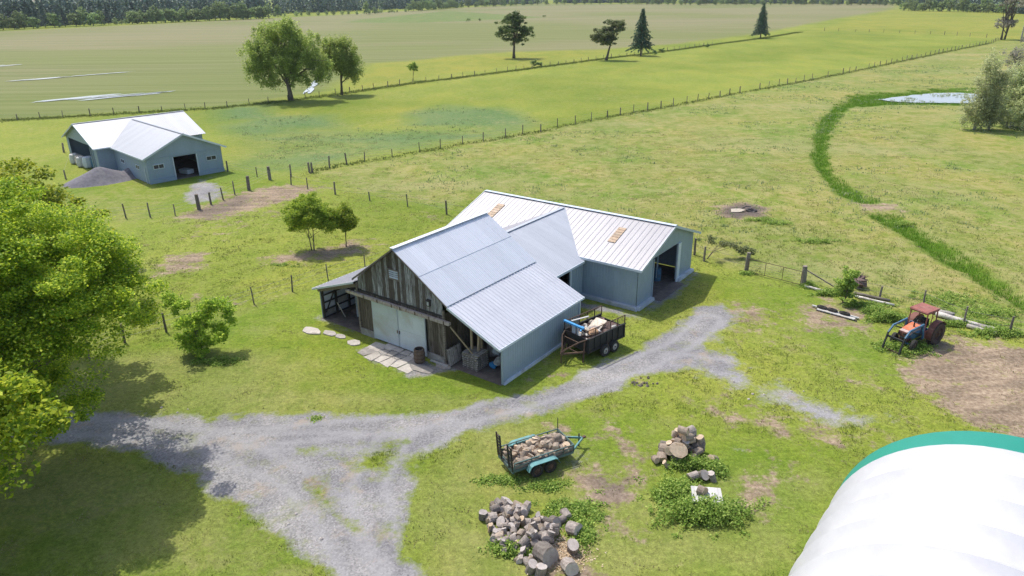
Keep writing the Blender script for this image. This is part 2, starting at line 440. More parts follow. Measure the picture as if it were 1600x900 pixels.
FIELD_EDGE = [(-300, 205), (140, 181), (345, 168.5), (455, 157), (530, 147), (640, 131), (800, 111), (905, 97), (960, 90), (1010, 84), (1065, 77), (1120, 69), (1190, 60), (1250, 50), (1330, 30), (1395, 15)]
PASTURE_EDGE = [(487, 270), (515, 262), (542, 257), (570, 252), (613, 246), (656, 238), (688, 232), (723, 225), (755, 221), (790, 215), (817, 210), (845, 206), (871, 198.5), (899, 193.5), (924, 188.5), (949, 183.5), (969, 180), (990, 176.5), (1012, 173), (1033, 169), (1052, 165.5), (1073, 161), (1090, 158), (1107, 154.5), (1125, 151), (1140, 148.5), (1156, 145), (1187, 139.5), (1201, 137), (1217, 134), (1230, 132), (1243, 129.7), (1256, 127), (1269, 125), (1293, 120), (1317, 115), (1327, 113), (1337, 111), (1357, 107), (1366, 105), (1375, 103)]
R_ = {
 'plough': [[(-400, 75), (0, 49), (420, 29), (640, 17), (830, 6), (1400, 6), (1395, 15), (1290, 32), (1190, 52), (1060, 68), (940, 77), (800, 81), (700, 88), (640, 96), (575, 99), (545, 118), (500, 143), (440, 153), (345, 165), (140, 179), (-400, 210)]],
 'strip': [[(560, 31), (700, 17), (850, 27), (780, 31), (640, 36), (540, 35)]],
 'yellow': [[(575, 98), (700, 87), (800, 81), (940, 77), (950, 84), (890, 94), (790, 106), (650, 124), (560, 140), (535, 130)],
            [(1250, 52), (1400, 12), (1420, 17), (1620, 22), (1620, 64), (1530, 58), (1290, 47)],
            [(590, 172), (650, 168), (640, 200), (575, 195)], [(400, 205), (500, 200), (470, 225), (390, 230)]],
 'blue': [[(345, 195), (420, 182), (520, 180), (560, 205), (620, 205), (640, 178), (700, 165), (790, 170), (850, 190), (780, 213), (610, 238), (480, 264), (400, 272), (350, 262), (380, 235)], [(345, 160), (420, 165), (430, 185), (340, 190)]],
 'pale': [[(500, 268), (700, 231), (1190, 140), (1375, 103), (1560, 66), (1900, 40), (1900, 560), (1580, 524), (1380, 468), (1250, 440), (1170, 418), (1090, 395), (760, 290), (690, 325), (560, 300)]],
 'lawn': [[(215, 545), (260, 521), (397, 476), (457, 457), (514, 438), (560, 430), (500, 505), (680, 590), (830, 570), (880, 585), (700, 640), (450, 650), (200, 655), (60, 650), (60, 560)],
          [(350, 900), (490, 900), (380, 800), (250, 725), (100, 700), (-300, 700), (-300, 1100), (500, 1100), (520, 960), (490, 900)],
          [(1240, 900), (1330, 700), (1120, 680), (1060, 660), (980, 650), (760, 660), (640, 780), (680, 960)],
          [(350, 265), (480, 285), (330, 330), (190, 345), (60, 330), (100, 290), (230, 290)], [(1100, 430), (1250, 450), (1390, 520), (1400, 600), (1130, 480)]],
}
GRAVEL = [([(-400, 650), (-100, 640), (50, 640), (200, 647), (330, 652), (450, 647), (560, 646), (640, 648), (740, 635), (850, 608), (905, 588), (965, 562), (1035, 530), (1068, 502), (1085, 482), (1128, 478), (1140, 500), (1108, 528), (1105, 556), (1060, 577), (1000, 590), (945, 611), (880, 637), (800, 655), (735, 672), (695, 690), (655, 716), (640, 745), (622, 790), (618, 840), (655, 900), (700, 1060), (600, 1060), (520, 900), (470, 858), (400, 805), (340, 768), (300, 742), (220, 706), (130, 690), (50, 686), (-100, 700), (-400, 715)], .45, 1.0),
          ([(1060, 520), (1140, 484), (1150, 500), (1118, 540), (1170, 568), (1190, 598), (1240, 602), (1300, 635), (1385, 648), (1380, 660), (1300, 664), (1250, 650), (1185, 622), (1120, 592), (1055, 578)], .8, .72),
          ([(285, 312), (300, 285), (335, 285), (350, 298), (335, 315), (300, 320)], .6, .75), ([(355, 258), (320, 290), (290, 300), (300, 284)], .5, .5),
          ([(562, 546), (600, 534), (660, 560), (645, 584), (600, 572)], .35, .8), ([(875, 700), (905, 700), (925, 735), (890, 735)], .35, .6), ([(1135, 690), (1175, 700), (1165, 715), (1140, 705)], .3, .5),
          ([(650, 566), (705, 568), (712, 578), (660, 590), (630, 588)], .3, .8), ([(495, 489), (560, 515), (555, 525), (490, 500)], .3, .5),
          ([(900, 468), (1000, 492), (1005, 500), (950, 490), (890, 480)], .3, .7), ([(1015, 470), (1060, 440), (1085, 425), (1090, 432), (1050, 468), (1010, 486)], .4, .75)]
HOLES = [([(545, 712), (600, 690), (640, 688), (640, 712), (600, 740), (560, 745)], 1.3, .8), ([(470, 748), (500, 740), (530, 790), (590, 830), (560, 840), (500, 800)], .9, .7),
         ([(455, 700), (520, 690), (520, 705), (470, 715)], .8, .6), ([(440, 720), (460, 730), (450, 745), (425, 740)], .5, .3)]
SOIL = [([(1400, 575), (1440, 545), (1500, 528), (1560, 532), (1750, 560), (1750, 740), (1600, 695), (1540, 672), (1480, 645), (1425, 605)], .8, .95),
        ([(1240, 480), (1300, 466), (1355, 488), (1360, 520), (1290, 525), (1250, 505)], .8, .72),
        ([(255, 345), (300, 328), (360, 305), (430, 288), (520, 292), (460, 312), (400, 330), (340, 345)], .9, .85),
        ([(230, 415), (270, 395), (328, 396), (322, 420), (260, 432)], .7, .8), ([(200, 440), (250, 425), (260, 440), (215, 452)], .7, .5),
        ([(410, 402), (490, 387), (560, 372), (595, 380), (580, 396), (500, 412), (420, 415)], .7, .75),
        ([(300, 455), (395, 472), (455, 456), (440, 462), (395, 480), (300, 470)], .3, .5),
        ([(1118, 322), (1165, 316), (1200, 325), (1195, 338), (1150, 344), (1118, 334)], .5, 1.0),
        ([(1110, 490), (1165, 468), (1215, 490), (1195, 520), (1150, 505)], .9, .65),
        ([(880, 722), (930, 735), (985, 768), (980, 795), (930, 790), (890, 760)], .5, .85), ([(960, 690), (1005, 690), (1030, 760), (1000, 765)], .6, .8),
        ([(930, 790), (990, 800), (1010, 850), (950, 840)], .7, .7), ([(1080, 625), (1180, 650), (1260, 655), (1360, 690), (1300, 700), (1190, 675), (1090, 645)], .8, .75),
        ([(850, 662), (880, 662), (890, 672), (860, 676)], .3, .7), ([(990, 596), (1012, 594), (1018, 604), (998, 606)], .3, .8),
        ([(850, 838), (900, 840), (935, 905), (850, 915), (835, 890)], .4, .85), ([(1150, 740), (1230, 745), (1235, 790), (1170, 810), (1150, 790)], .5, .75),
        ([(860, 560), (905, 590), (880, 592), (800, 600), (790, 596)], .3, .4), ([(1150, 325 - 12), (1345, 318), (1400, 322), (1400, 332), (1340, 330)], .6, .0),
        ([(1325, 315), (1400, 318), (1415, 330), (1350, 332)], .8, .8), ([(1150, 700), (1240, 720), (1250, 780), (1190, 760)], .8, .55), ([(880, 690), (960, 700), (1000, 660), (1010, 640), (930, 660)], .7, .45), ([(1090, 600), (1200, 640), (1400, 660), (1450, 640), (1480, 680), (1350, 700), (1150, 670)], 1.2, .5), ([(1130, 470), (1230, 480), (1260, 560), (1180, 550), (1120, 500)], 1.2, .45), ([(1250, 560), (1400, 580), (1440, 640), (1300, 610)], 1.0, .42), ([(640, 325), (700, 335), (700, 350), (650, 345)], .6, .4),
        ([(300, 350), (420, 320), (480, 330), (350, 380), (240, 385)], 1.2, .35), ([(1380, 545), (1470, 548), (1470, 570), (1400, 575)], .6, .5),
        ([(470, 750), (500, 742), (560, 800), (570, 830), (510, 800)], .5, .7), ([(350, 780), (400, 800), (480, 880), (450, 870)], .4, .45)]
CHAR = [([(1135, 324), (1165, 319), (1190, 326), (1185, 336), (1150, 341), (1130, 333)], .3, .9), ([(925, 745), (970, 760), (975, 782), (935, 775)], .3, .6), ([(300, 335), (380, 305), (395, 312), (330, 345)], .5, .5)]
DITCH = [([(1385, 153), (1345, 156), (1312, 170), (1292, 190), (1283, 215), (1280, 245), (1292, 275), (1318, 298), (1350, 314)], 1.05),
         ([(1385, 340), (1415, 355), (1450, 378), (1490, 405), (1530, 430), (1575, 458), (1640, 495), (1720, 540)], 1.2)]
POND = [(1374, 155), (1400, 151), (1430, 148), (1460, 145), (1500, 144.5), (1540, 147), (1545, 158), (1510, 161), (1470, 160.5), (1420, 159.5), (1390, 158)]
PUDDLES = [[(120, 119.2), (200, 112.5), (290, 104.5), (240, 109), (165, 115.8)], [(40, 124.6), (110, 119.5), (112, 120.3), (60, 124.8)], [(150, 151), (200, 149.3), (255, 144.8), (228, 150), (175, 154)], [(98, 153), (150, 151.8), (160, 154), (110, 155)], [(-60, 104), (0, 102), (25, 103), (0, 104.6), (-60, 107)],
           [(476, 143), (497, 122), (503, 120), (494, 134), (488, 143)]]

def axis_coords(lo, hi, fine, a, b, grow=1.035):
    xs = list(np.arange(a, b+1e-6, fine)); s = fine
    while xs[-1] < hi: s *= grow; xs.append(xs[-1]+s)
    s = fine; l = []; x = xs[0]
    while x > lo: s *= grow; x -= s; l.append(x)
    return np.array(l[::-1]+xs)
gx = axis_coords(-1500, 1500, .26, -34, 40); gy = axis_coords(-60, 2400, .26, 16, 62, 1.022)
X, Y = np.meshgrid(gx, gy); NX, NY = len(gx), len(gy)
def soft(sd, wd): return np.clip(.5-sd/(2*wd), 0, 1)
wob = (fbm(X, Y, 2.2, 3)-.5)*1.2; wobF = (fbm(X, Y, 12, 8)-.5)
def regions(lst):
    out = np.zeros(X.shape)
    for P, wd, st in lst: out = np.maximum(out, st*soft(sdf_poly(gp(P), X, Y)-.12+(wob+(fbm(X, Y, .8, 5)-.5)*.8)*min(wd, .7)*1.6, wd*1.7))
    return out
grav = regions(GRAVEL)
for P, wd, st in HOLES: grav = grav*(1-st*soft(sdf_poly(gp(P), X, Y)+wob*.6, wd))
soil = regions(SOIL); char = regions(CHAR)
dt = np.full(X.shape, 1e9)
for P, hw in DITCH: dt = np.minimum(dt, sdf_line(gp(P), X, Y)-hw)
pond_sd = sdf_poly(gp(POND), X, Y)
pond_bank = sdf_poly(gp([(1322, 152), (1345, 147), (1400, 145), (1460, 140), (1540, 140), (1580, 165), (1480, 164), (1390, 163), (1340, 168)]), X, Y)
dt = dt+(fbm(X, Y, 7, 95)-.5)*1.8
dt = np.minimum(dt, pond_bank)
ditch = soft(dt+wob*.35, .5)
reg = {}
for nme, wd in (('plough', 2.5), ('strip', 4), ('yellow', 6), ('blue', 3), ('pale', 1.2), ('lawn', 1.0)):
    o = np.zeros(X.shape)
    for P in R_[nme]:
        o = np.maximum(o, soft(sdf_poly(gp(P), X, Y)+wobF*wd*1.5+(wob if wd < 4 else 0), wd))
    reg[nme] = o
fl = sdf_line(gp(FIELD_EDGE), X, Y); pl = sdf_line(gp(PASTURE_EDGE+[(1470, 83), (1550, 67)]), X, Y)
edge = np.maximum(soft(fl-1.2, .8), soft(pl-.5, .5))
n1 = fbm(X, Y, 26, 21); n2 = fbm(X, Y, 7, 22); n3 = fbm(X, Y, 1.3, 23); n4 = fbm(X*.35+Y*.12, Y, 9, 24)
def lerp(a, b, t): return a+(b-a)*t[..., None]
def cc(*c): return np.array(c)
col0 = lerp(np.broadcast_to(cc(.16, .205, .026), X.shape+(3,)), cc(.215, .25, .04), np.clip((n1-.35)*3.2, 0, 1))
col0 = lerp(col0, cc(.21, .222, .062), .7*reg['pale'])                                  # grazed pasture
col0 = lerp(col0, cc(.27, .265, .11), reg['pale']*np.clip((n4-.5)*3.5, 0, .65))
col0 = lerp(col0, cc(.15, .225, .035), reg['pale']*np.clip((n2-.56)*5, 0, .6))
col0 = lerp(col0, cc(.135, .20, .02), .7*reg['lawn']*np.clip((n1-.2)*2.5, 0, 1))
col0 = lerp(col0, cc(.24, .235, .085), reg['lawn']*np.clip((n4-.5)*3.2, 0, .5))
col0 = lerp(col0, cc(.235, .24, .04), reg['yellow']*np.clip(.2+n1, 0, .75))
col0 = lerp(col0, cc(.105, .175, .07), reg['blue']*np.clip((n4-.1)*2.2, 0, .85))
tan = lerp(np.broadcast_to(cc(.215, .205, .112), X.shape+(3,)), cc(.175, .19, .075), np.clip((fbm(X*.5, Y, 70, 31)-.42)*4, 0, 1))
nearp = np.clip((330-np.hypot(X, Y))/180, 0, 1)
tan = lerp(tan, cc(.155, .185, .06), .8*nearp)
col0 = lerp(col0, tan, reg['plough'])
col0 = lerp(col0, cc(.13, .18, .05), reg['strip']*.9)
col0 = lerp(col0, cc(.10, .155, .03), edge*.18*np.clip(n3*1.6, 0, 1))
col0 = lerp(col0, cc(.10, .17, .018), ditch)
track = np.zeros(X.shape)
for P in ([(-100, 672), (60, 662), (220, 672), (360, 688), (560, 668), (740, 648), (900, 602), (1000, 568), (1070, 535), (1110, 500)], [(420, 690), (560, 690), (640, 700), (700, 668)], [(330, 690), (450, 740), (520, 800), (570, 900), (590, 980)], [(610, 690), (575, 760), (590, 840), (640, 930)], [(1060, 560), (1150, 575), (1230, 620), (1370, 655)]):
    d_ = sdf_line(gp(P), X, Y)+(fbm(X, Y, 3, 61)-.5)*.5
    track = np.maximum(track, np.clip(1-np.abs(d_-.72)/.38, 0, 1))
dry = np.clip((fbm(X*1.0+Y*.3, Y*1.4, 8, 24)-.5)*4, 0, 1)
strawv = np.clip(.16+.40*reg['pale']-.10*reg['lawn']+.35*dry, 0, .8)*(1-ditch)
rel = (fbm(X, Y, 3.0, 41)-.5)*.07+(fbm(X, Y, .7, 42)-.5)*.03
rel = rel*np.clip((400-np.hypot(X, Y))/300, 0, 1)
rel -= .07*soft(sdf_line(gp([(1470, 700), (1500, 610), (1490, 560), (1560, 540)]), X, Y)-.12, .12)*(soil > .3)
rel -= .25*soft(dt+.3, .5)
def flat_under(P, mrg=1.0):
    return soft(sdf_poly(P, X, Y)-mrg, .5)
def frect(o, yaw, a0, a1, b0, b1):
    ca, sa = cos(yaw), sin(yaw)
    return np.array([(o[0]+a*ca-b*sa, o[1]+a*sa+b*ca) for a, b in ((a0, b0), (a1, b0), (a1, b1), (a0, b1))])
YA = radians(53.4); YD = radians(45.4); OA = (-.55, 34.27); OB = (8.35, 43.99); OD = (-40.96, 79.92)
pads = [frect(OA, YA, 0, 7.9, 0, 15.1), frect(OB, YA, 0, 8.9, 0, 16), frect(OB, YA, -5.2, 0, 4.2, 13), frect(OD, YD, 0, 8.7, 0, 12), frect(OD, YD, -2, 11, 10, 21)]
fu = np.zeros(X.shape); inb = np.full(X.shape, 1e9)
for P in pads:
    fu = np.maximum(fu, flat_under(P, .8)); inb = np.minimum(inb, sdf_poly(P, X, Y))
Z = rel*(1-fu)-.012*fu
PW = gp(POND)
Z = np.where(pond_sd < 0, -.2, Z)
quads = (np.arange(NY-1)[:, None]*NX+np.arange(NX-1)[None, :])[..., None]+np.array([0, 1, NX+1, NX])
quads = quads.reshape(-1, 4)
def qavg(a): return ((a[:-1, :-1]+a[1:, :-1]+a[:-1, 1:]+a[1:, 1:])/4).ravel()
qg, qs, qd, qp, qf = qavg(grav), qavg(soil*(1-grav)), qavg(ditch), qavg(reg['plough']), qavg(reg['pale'])
lab = np.zeros(len(quads), int)
lab[qf > .5] = 5; lab[qp > .5] = 4; lab[(qs > .55)] = 2; lab[qd > .5] = 3; lab[qg > .45] = 1
# material: ground
k = NT('farm_ground')
def attr(nm):
    a = k.n('Attribute'); a.attribute_name = nm; return a
pv = k.pos()
tint = attr('tint').outputs['Color']
ms = attr('masks'); sp = k.n('SeparateColor'); k.l(ms.outputs['Color'], sp.inputs[0])
ms2 = attr('masks2'); sp2 = k.n('SeparateColor'); k.l(ms2.outputs['Color'], sp2.inputs[0])
ms3 = attr('masks3'); sp3 = k.n('SeparateColor'); k.l(ms3.outputs['Color'], sp3.inputs[0])
nA = k.noise(pv, 1.1, 6, .68); nB = k.noise(pv, 4.5, 5, .7); nC = k.noise(pv, 16, 3, .7); nS = k.noise(k.pos((.5, 2.0, 1), (0, 0, radians(-53))), .5, 5, .65)
fine = k.ramp(nB, [(.36, .74), (.5, 1.0), (.64, 1.28)])
gr = k.mix(1.0, tint, fine, 'MULTIPLY')
gr = k.mix(1.0, gr, k.ramp(nC, [(.36, .80), (.64, 1.22)]), 'MULTIPLY')
straw = k.math('MULTIPLY', k.ramp(nA, [(.47, 0.0), (.62, 1.0)]), sp3.outputs[1])
gr = k.mix(straw, gr, k.mix(nC, (.22, .20, .075), (.38, .33, .16)))
gr = k.mix(k.math('MULTIPLY', k.ramp(nA, [(.36, 1.0), (.46, 0.0)]), .4), gr, k.mix(1.0, tint, (.55, .68, .5), 'MULTIPLY'))
nP = k.noise(pv, .42, 7, .72); nQ = k.noise(k.pos((1, .6, 1)), .11, 5, .65)
pf = sp2.outputs[1]
gr = k.mix(k.math('MULTIPLY', k.ramp(nP, [(.50, 0.0), (.62, .55)]), pf), gr, k.mix(nB, (.25, .25, .085), (.37, .34, .155)))
gr = k.mix(k.math('MULTIPLY', k.ramp(nP, [(.36, .75), (.47, 0.0)]), k.math('ADD', pf, .25, True)), gr, k.mix(1.0, tint, (.62, .82, .42), 'MULTIPLY'))
gr = k.mix(1.0, gr, k.ramp(nQ, [(.38, (.86, .93, .85)), (.5, (1, 1, 1)), (.62, (1.12, 1.04, 1.05))]), 'MULTIPLY')
# plough rows
wv = k.n('TexWave', wave_type='BANDS', bands_direction='Y'); wv.inputs['Scale'].default_value = .16; wv.inputs['Distortion'].default_value = 3; wv.inputs['Detail'].default_value = 3
rowdir = G(290, 105)-G(46, 124); k.l(k.pos((1, 1, 1), (0, 0, -math.atan2(rowdir[1], rowdir[0]))), wv.inputs['Vector'])
rows = k.noise(k.pos((.012, .8, 1), (0, 0, -math.atan2(rowdir[1], rowdir[0]))), .35, 5, .7)
rw = k.mix(k.ramp(rows, [(.40, 0.0), (.58, 1.0)]), k.mix(1.0, tint, (.82, .88, .70), 'MULTIPLY'), k.mix(1.0, tint, (1.12, 1.07, 1.07), 'MULTIPLY'))
gr = k.mix(sp2.outputs[0], gr, rw)
gv0 = None
# soil
so_c = k.ramp(nB, [(.36, (.185, .135, .095)), (.5, (.265, .20, .14)), (.64, (.35, .275, .20))])
so_c = k.mix(1.0, so_c, k.ramp(nS, [(.38, .75), (.62, 1.25)]), 'MULTIPLY')
so_c = k.mix(k.math('MULTIPLY', sp2.outputs[2], .9), so_c, k.mix(nC, (.04, .035, .035), (.13, .11, .11)))
sf = k.math('ADD', sp.outputs[1], k.math('MULTIPLY', k.math('SUBTRACT', k.noise(pv, .9, 9, .78), .5), 3.0))
sfr = k.ramp(sf, [(.40, 0.0), (.75, 1.0)])
c1 = k.mix(sfr, gr, so_c)
# gravel
vo = k.n('TexVoronoi'); vo.inputs['Scale'].default_value = 14; k.l(pv, vo.inputs['Vector'])
gv = k.mix(k.ramp(vo.outputs['Color'], [(0, 0.0), (1, 1.0)]), (.145, .142, .146), (.305, .298, .302))
gv = k.mix(k.ramp(k.noise(pv, .55, 5, .65), [(.36, 0.0), (.64, 1.0)]), gv, k.mix(1.0, gv, (1.25, 1.24, 1.22), 'MULTIPLY'))
gv = k.mix(1.0, gv, k.ramp(k.noise(pv, .16, 5, .65), [(.40, (.82, .82, .835)), (.60, (1.12, 1.10, 1.07))]), 'MULTIPLY')
gv = k.mix(k.math('MULTIPLY', k.ramp(k.noise(pv, .5, 6, .72), [(.56, 0.0), (.68, 1.0)]), .65), gv, (.35, .28, .21))
gv = k.mix(k.math('MULTIPLY', k.ramp(k.noise(k.pos((1, 1, 1), (.4, 0, 1)), .45, 8, .75), [(.54, 0.0), (.64, 1.0)]), .45), gv, (.20, .225, .06))
gv = k.mix(k.math('MULTIPLY', sp3.outputs[0], .55), gv, k.mix(nC, (.30, .295, .305), (.38, .37, .375)))
gf = k.math('ADD', sp.outputs[0], k.math('MULTIPLY', k.math('SUBTRACT', k.noise(pv, .8, 9, .8), .5), 1.6))
c2 = k.mix(k.ramp(gf, [(.38, 0.0), (.66, 1.0)]), c1, gv)
k.base(c2)
k.bump(k.math('ADD', nB, k.math('MULTIPLY', nC, .5)), .55, .06)
M['ground'] = k.done(.95, 0, .12)
allV = np.stack([X.ravel(), Y.ravel(), Z.ravel()], 1)
cols = {'tint': col0.reshape(-1, 3), 'masks': np.stack([grav.ravel(), np.maximum(soil, char).ravel(), ditch.ravel()], 1),
        'masks3': np.stack([track.ravel(), strawv.ravel(), 0*strawv.ravel()], 1),
        'masks2': np.stack([(reg['plough']*(1-reg['strip'])).ravel(), np.maximum(reg['pale'], .35*reg['lawn']).ravel(), char.ravel()], 1)}
for i, nme in enumerate(('ground', 'driveway', 'bare_soil', 'grassy_ditch', 'ploughed_field', 'pasture')):
    Q = quads[lab == i]
    used, inv = np.unique(Q, return_inverse=True)
    me = mesh_np(nme, allV[used], inv.reshape(-1, 4), [M['ground']], smooth=True)
    for an, arr in cols.items():
        a = me.attributes.new(an, 'FLOAT_COLOR', 'POINT')
        d = np.ones((len(used), 4), np.float32); d[:, :3] = arr[used]; a.data.foreach_set('color', d.ravel())
    tag(put(nme, me), kind='structure')
def water_sheet(P, z, name, kind='structure'):
    mb = MB(); n = len(P); mb.add([(x, y, z) for x, y in P], [tuple(range(n))])
    return tag(mb.build(name, M['water']), kind=kind)
def wiggle(P, amt, seed):
    rg = random.Random(seed); out = []
    for (ax, ay), (bx, by) in zip(P, list(P[1:])+[P[0]]):
        for t in (0, .25, .5, .75): out.append((ax+(bx-ax)*t+rg.uniform(-amt, amt), ay+(by-ay)*t+rg.uniform(-amt, amt)))
    return out
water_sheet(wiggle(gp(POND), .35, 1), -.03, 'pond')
rdir = (G(290, 105)-G(46, 124)).normalized()
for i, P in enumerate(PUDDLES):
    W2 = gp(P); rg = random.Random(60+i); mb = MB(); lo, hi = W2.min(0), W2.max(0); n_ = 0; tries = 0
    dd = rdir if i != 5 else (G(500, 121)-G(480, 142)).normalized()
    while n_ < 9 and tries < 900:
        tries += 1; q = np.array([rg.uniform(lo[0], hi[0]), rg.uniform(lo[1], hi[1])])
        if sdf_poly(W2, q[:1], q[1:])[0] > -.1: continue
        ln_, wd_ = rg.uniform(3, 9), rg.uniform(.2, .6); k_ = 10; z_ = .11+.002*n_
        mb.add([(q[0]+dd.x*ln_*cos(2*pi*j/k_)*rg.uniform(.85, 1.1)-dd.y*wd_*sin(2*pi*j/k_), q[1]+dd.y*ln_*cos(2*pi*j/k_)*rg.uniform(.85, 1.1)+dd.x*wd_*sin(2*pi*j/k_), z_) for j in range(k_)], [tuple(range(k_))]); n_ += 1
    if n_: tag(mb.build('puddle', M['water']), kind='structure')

# ---- grass and ditch growth (one countless mass each)
def gpix(x, y, z=0):
    d = np.stack([x, y, np.full_like(x, z-CAM_H)], -1); c = np.stack([d@CR, d@CU, d@_f], -1)
    return 800+FPX*c[..., 0]/c[..., 2], 450-FPX*c[..., 1]/c[..., 2], c[..., 2]
rng = np.random.default_rng(5)
def sample(arr, x, y):
    i = np.clip(np.searchsorted(gx, x)-1, 0, NX-2); j = np.clip(np.searchsorted(gy, y)-1, 0, NY-2); return arr[j, i]
def tufts(x, y, z, hgt, wid, blades, spread, lean=.5):
    n = len(x)*blades
    bx = np.repeat(x, blades)+rng.normal(0, 1, n)*np.repeat(spread, blades); by = np.repeat(y, blades)+rng.normal(0, 1, n)*np.repeat(spread, blades)
    bz = np.repeat(z, blades)-.02; h = np.repeat(hgt, blades)*rng.uniform(.5, 1.15, n); ww = np.repeat(wid, blades)*rng.uniform(.6, 1.3, n)
    a = rng.uniform(0, 2*pi, n); t = rng.uniform(0, lean, n)
    px, py = np.cos(a)*ww/2, np.sin(a)*ww/2; tx, ty = -np.sin(a)*h*t, np.cos(a)*h*t
    V = np.empty((n, 3, 3), np.float32)
    V[:, 0] = np.stack([bx-px, by-py, bz], 1); V[:, 1] = np.stack([bx+px, by+py, bz], 1); V[:, 2] = np.stack([bx+tx, by+ty, bz+h], 1)
    return V.reshape(-1, 3), np.arange(n*3).reshape(-1, 3)
def scatter(n, x0, x1, y0, y1): return rng.uniform(x0, x1, n), rng.uniform(y0, y1, n)
def in_view(x, y, m=60):
    u, v, d = gpix(x, y); return (u > -m) & (u < 1600+m) & (v > -20) & (v < 900+m) & (d > 0)
def grassblade(name, dark, mid, light):
    return leaf_mat(name, *[tuple(x/LB for x in c) for c in (dark, mid, light)], .25)
M['blade'] = grassblade('grass_blades', (.11, .16, .024), (.20, .255, .045), (.31, .33, .10))
M['blade_straw'] = grassblade('straw_blades', (.17, .16, .06), (.29, .26, .11), (.38, .34, .18))
M['blade_rank'] = grassblade('rank_grass_blades', (.12, .17, .035), (.19, .25, .055), (.27, .31, .09))
M['blade_ditch'] = grassblade('ditch_blades', (.10, .20, .012), (.16, .30, .02), (.24, .38, .04))
x, y = scatter(260000, -34, 44, 16, 74)
g_, s_, d_ = sample(grav, x, y), sample(soil, x, y), sample(inb, x, y)
nn = fbm(x, y, .9, 51)
keep = in_view(x, y) & (g_ < .42) & (s_ < .5) & (d_ > .15) & (rng.uniform(0, 1, len(x)) < np.clip((nn-.38)*4, .12, 1)*np.clip((76-y)/34, 0, 1)*(1-.5*sample(reg['lawn'], x, y))*(1-.6*sample(reg['pale'], x, y)))
x, y = x[keep], y[keep]; lw = sample(reg['lawn'], x, y); zz = sample(Z, x, y)
hh = (.05+.09*rng.uniform(0, 1, len(x))**2)*(1-.45*lw)*(1+.6*sample(reg['pale'], x, y))
hh *= np.where(fbm(x, y, 5, 52) > .6, 1.4, 1)
V, F = tufts(x, y, zz, hh, np.full(len(x), .035), 5, np.full(len(x), .07), .9)
me = mesh_np('grass', V, F, [M['blade']]); tag(put('grass', me), 'short rough grass and tufts growing across the yard and paddock', 'grass', kind='stuff')
x, y = scatter(60000, -34, 60, 20, 110)
keep = in_view(x, y) & (sample(grav, x, y) < .5) & (sample(inb, x, y) > .15) & (fbm(x, y, 1.6, 61) > .56+.12*sample(reg['lawn'], x, y)); x, y = x[keep], y[keep]
V, F = tufts(x, y, sample(Z, x, y), np.full(len(x), .10), np.full(len(x), .05), 5, np.full(len(x), .12), 1.2)
me = mesh_np('dry_grass', V, F, [M['blade_straw']]); tag(put('dry_grass', me), 'dry pale grass stalks scattered over the yard and pasture', 'dry grass', kind='stuff')
bx0, bx1 = 20, 130
x, y = scatter(420000, 15, 130, 40, 170); keep = (sample(dt, x, y)+(fbm(x, y, 1.5, 71)-.5)*1.2 < 0) & (sample(pond_sd, x, y) > .1) & in_view(x, y); x, y = x[keep][:85000], y[keep][:85000]
V, F = tufts(x, y, sample(Z, x, y), rng.uniform(.15, .42, len(x)), np.full(len(x), .045), 4, np.full(len(x), .12), .5)
me = mesh_np('ditch_grass', V, F, [M['blade_ditch']]); tag(put('ditch_grass', me), 'tall deep green grass filling the winding ditch', 'ditch grass', kind='stuff')
# long grass under the fences and rough tussocks
P1, P2 = gp(FIELD_EDGE), gp(PASTURE_EDGE+[(1470, 83), (1550, 67)])
def along(P, n, sd_):
    seg = np.diff(P, axis=0); ln = np.hypot(*seg.T); k_ = rng.choice(len(ln), n, p=ln/ln.sum()); t = rng.uniform(0, 1, n)[:, None]
    q = P[k_]+seg[k_]*t+rng.normal(0, sd_, (n, 2)); return q[:, 0], q[:, 1]
xa, ya = along(P1[:14], 14000, .9); xb, yb = along(P2, 3500, .5)
x, y = np.r_[xa, xb], np.r_[ya, yb]
V, F = tufts(x, y, np.zeros(len(x)), rng.uniform(.10, .30, len(x)), np.full(len(x), .12), 4, np.full(len(x), .2), .6)
me = mesh_np('fence_line_grass', V, F, [M['blade_rank']]); tag(put('fence_line_grass', me), 'long rank grass left standing under the field fences', 'tall grass', kind='stuff')
x, y = scatter(26000, -80, 120, 60, 200); kx = in_view(x, y) & ((sample(reg['blue'], x, y) > .5) | (sample(reg['pale'], x, y) > .5)) & (fbm(x, y, 6, 81) > .55) & (sample(inb, x, y) > .5)
x, y = x[kx], y[kx]
V, F = tufts(x, y, np.zeros(len(x)), rng.uniform(.12, .35, len(x)), np.full(len(x), .12), 5, np.full(len(x), .22), .9)
me = mesh_np('pasture_tussocks', V, F, [L['weed'] if False else L['dull']]); tag(put('pasture_tussocks', me), 'grey green tussocks dotted over the fields behind the barns', 'tussocks', kind='stuff')
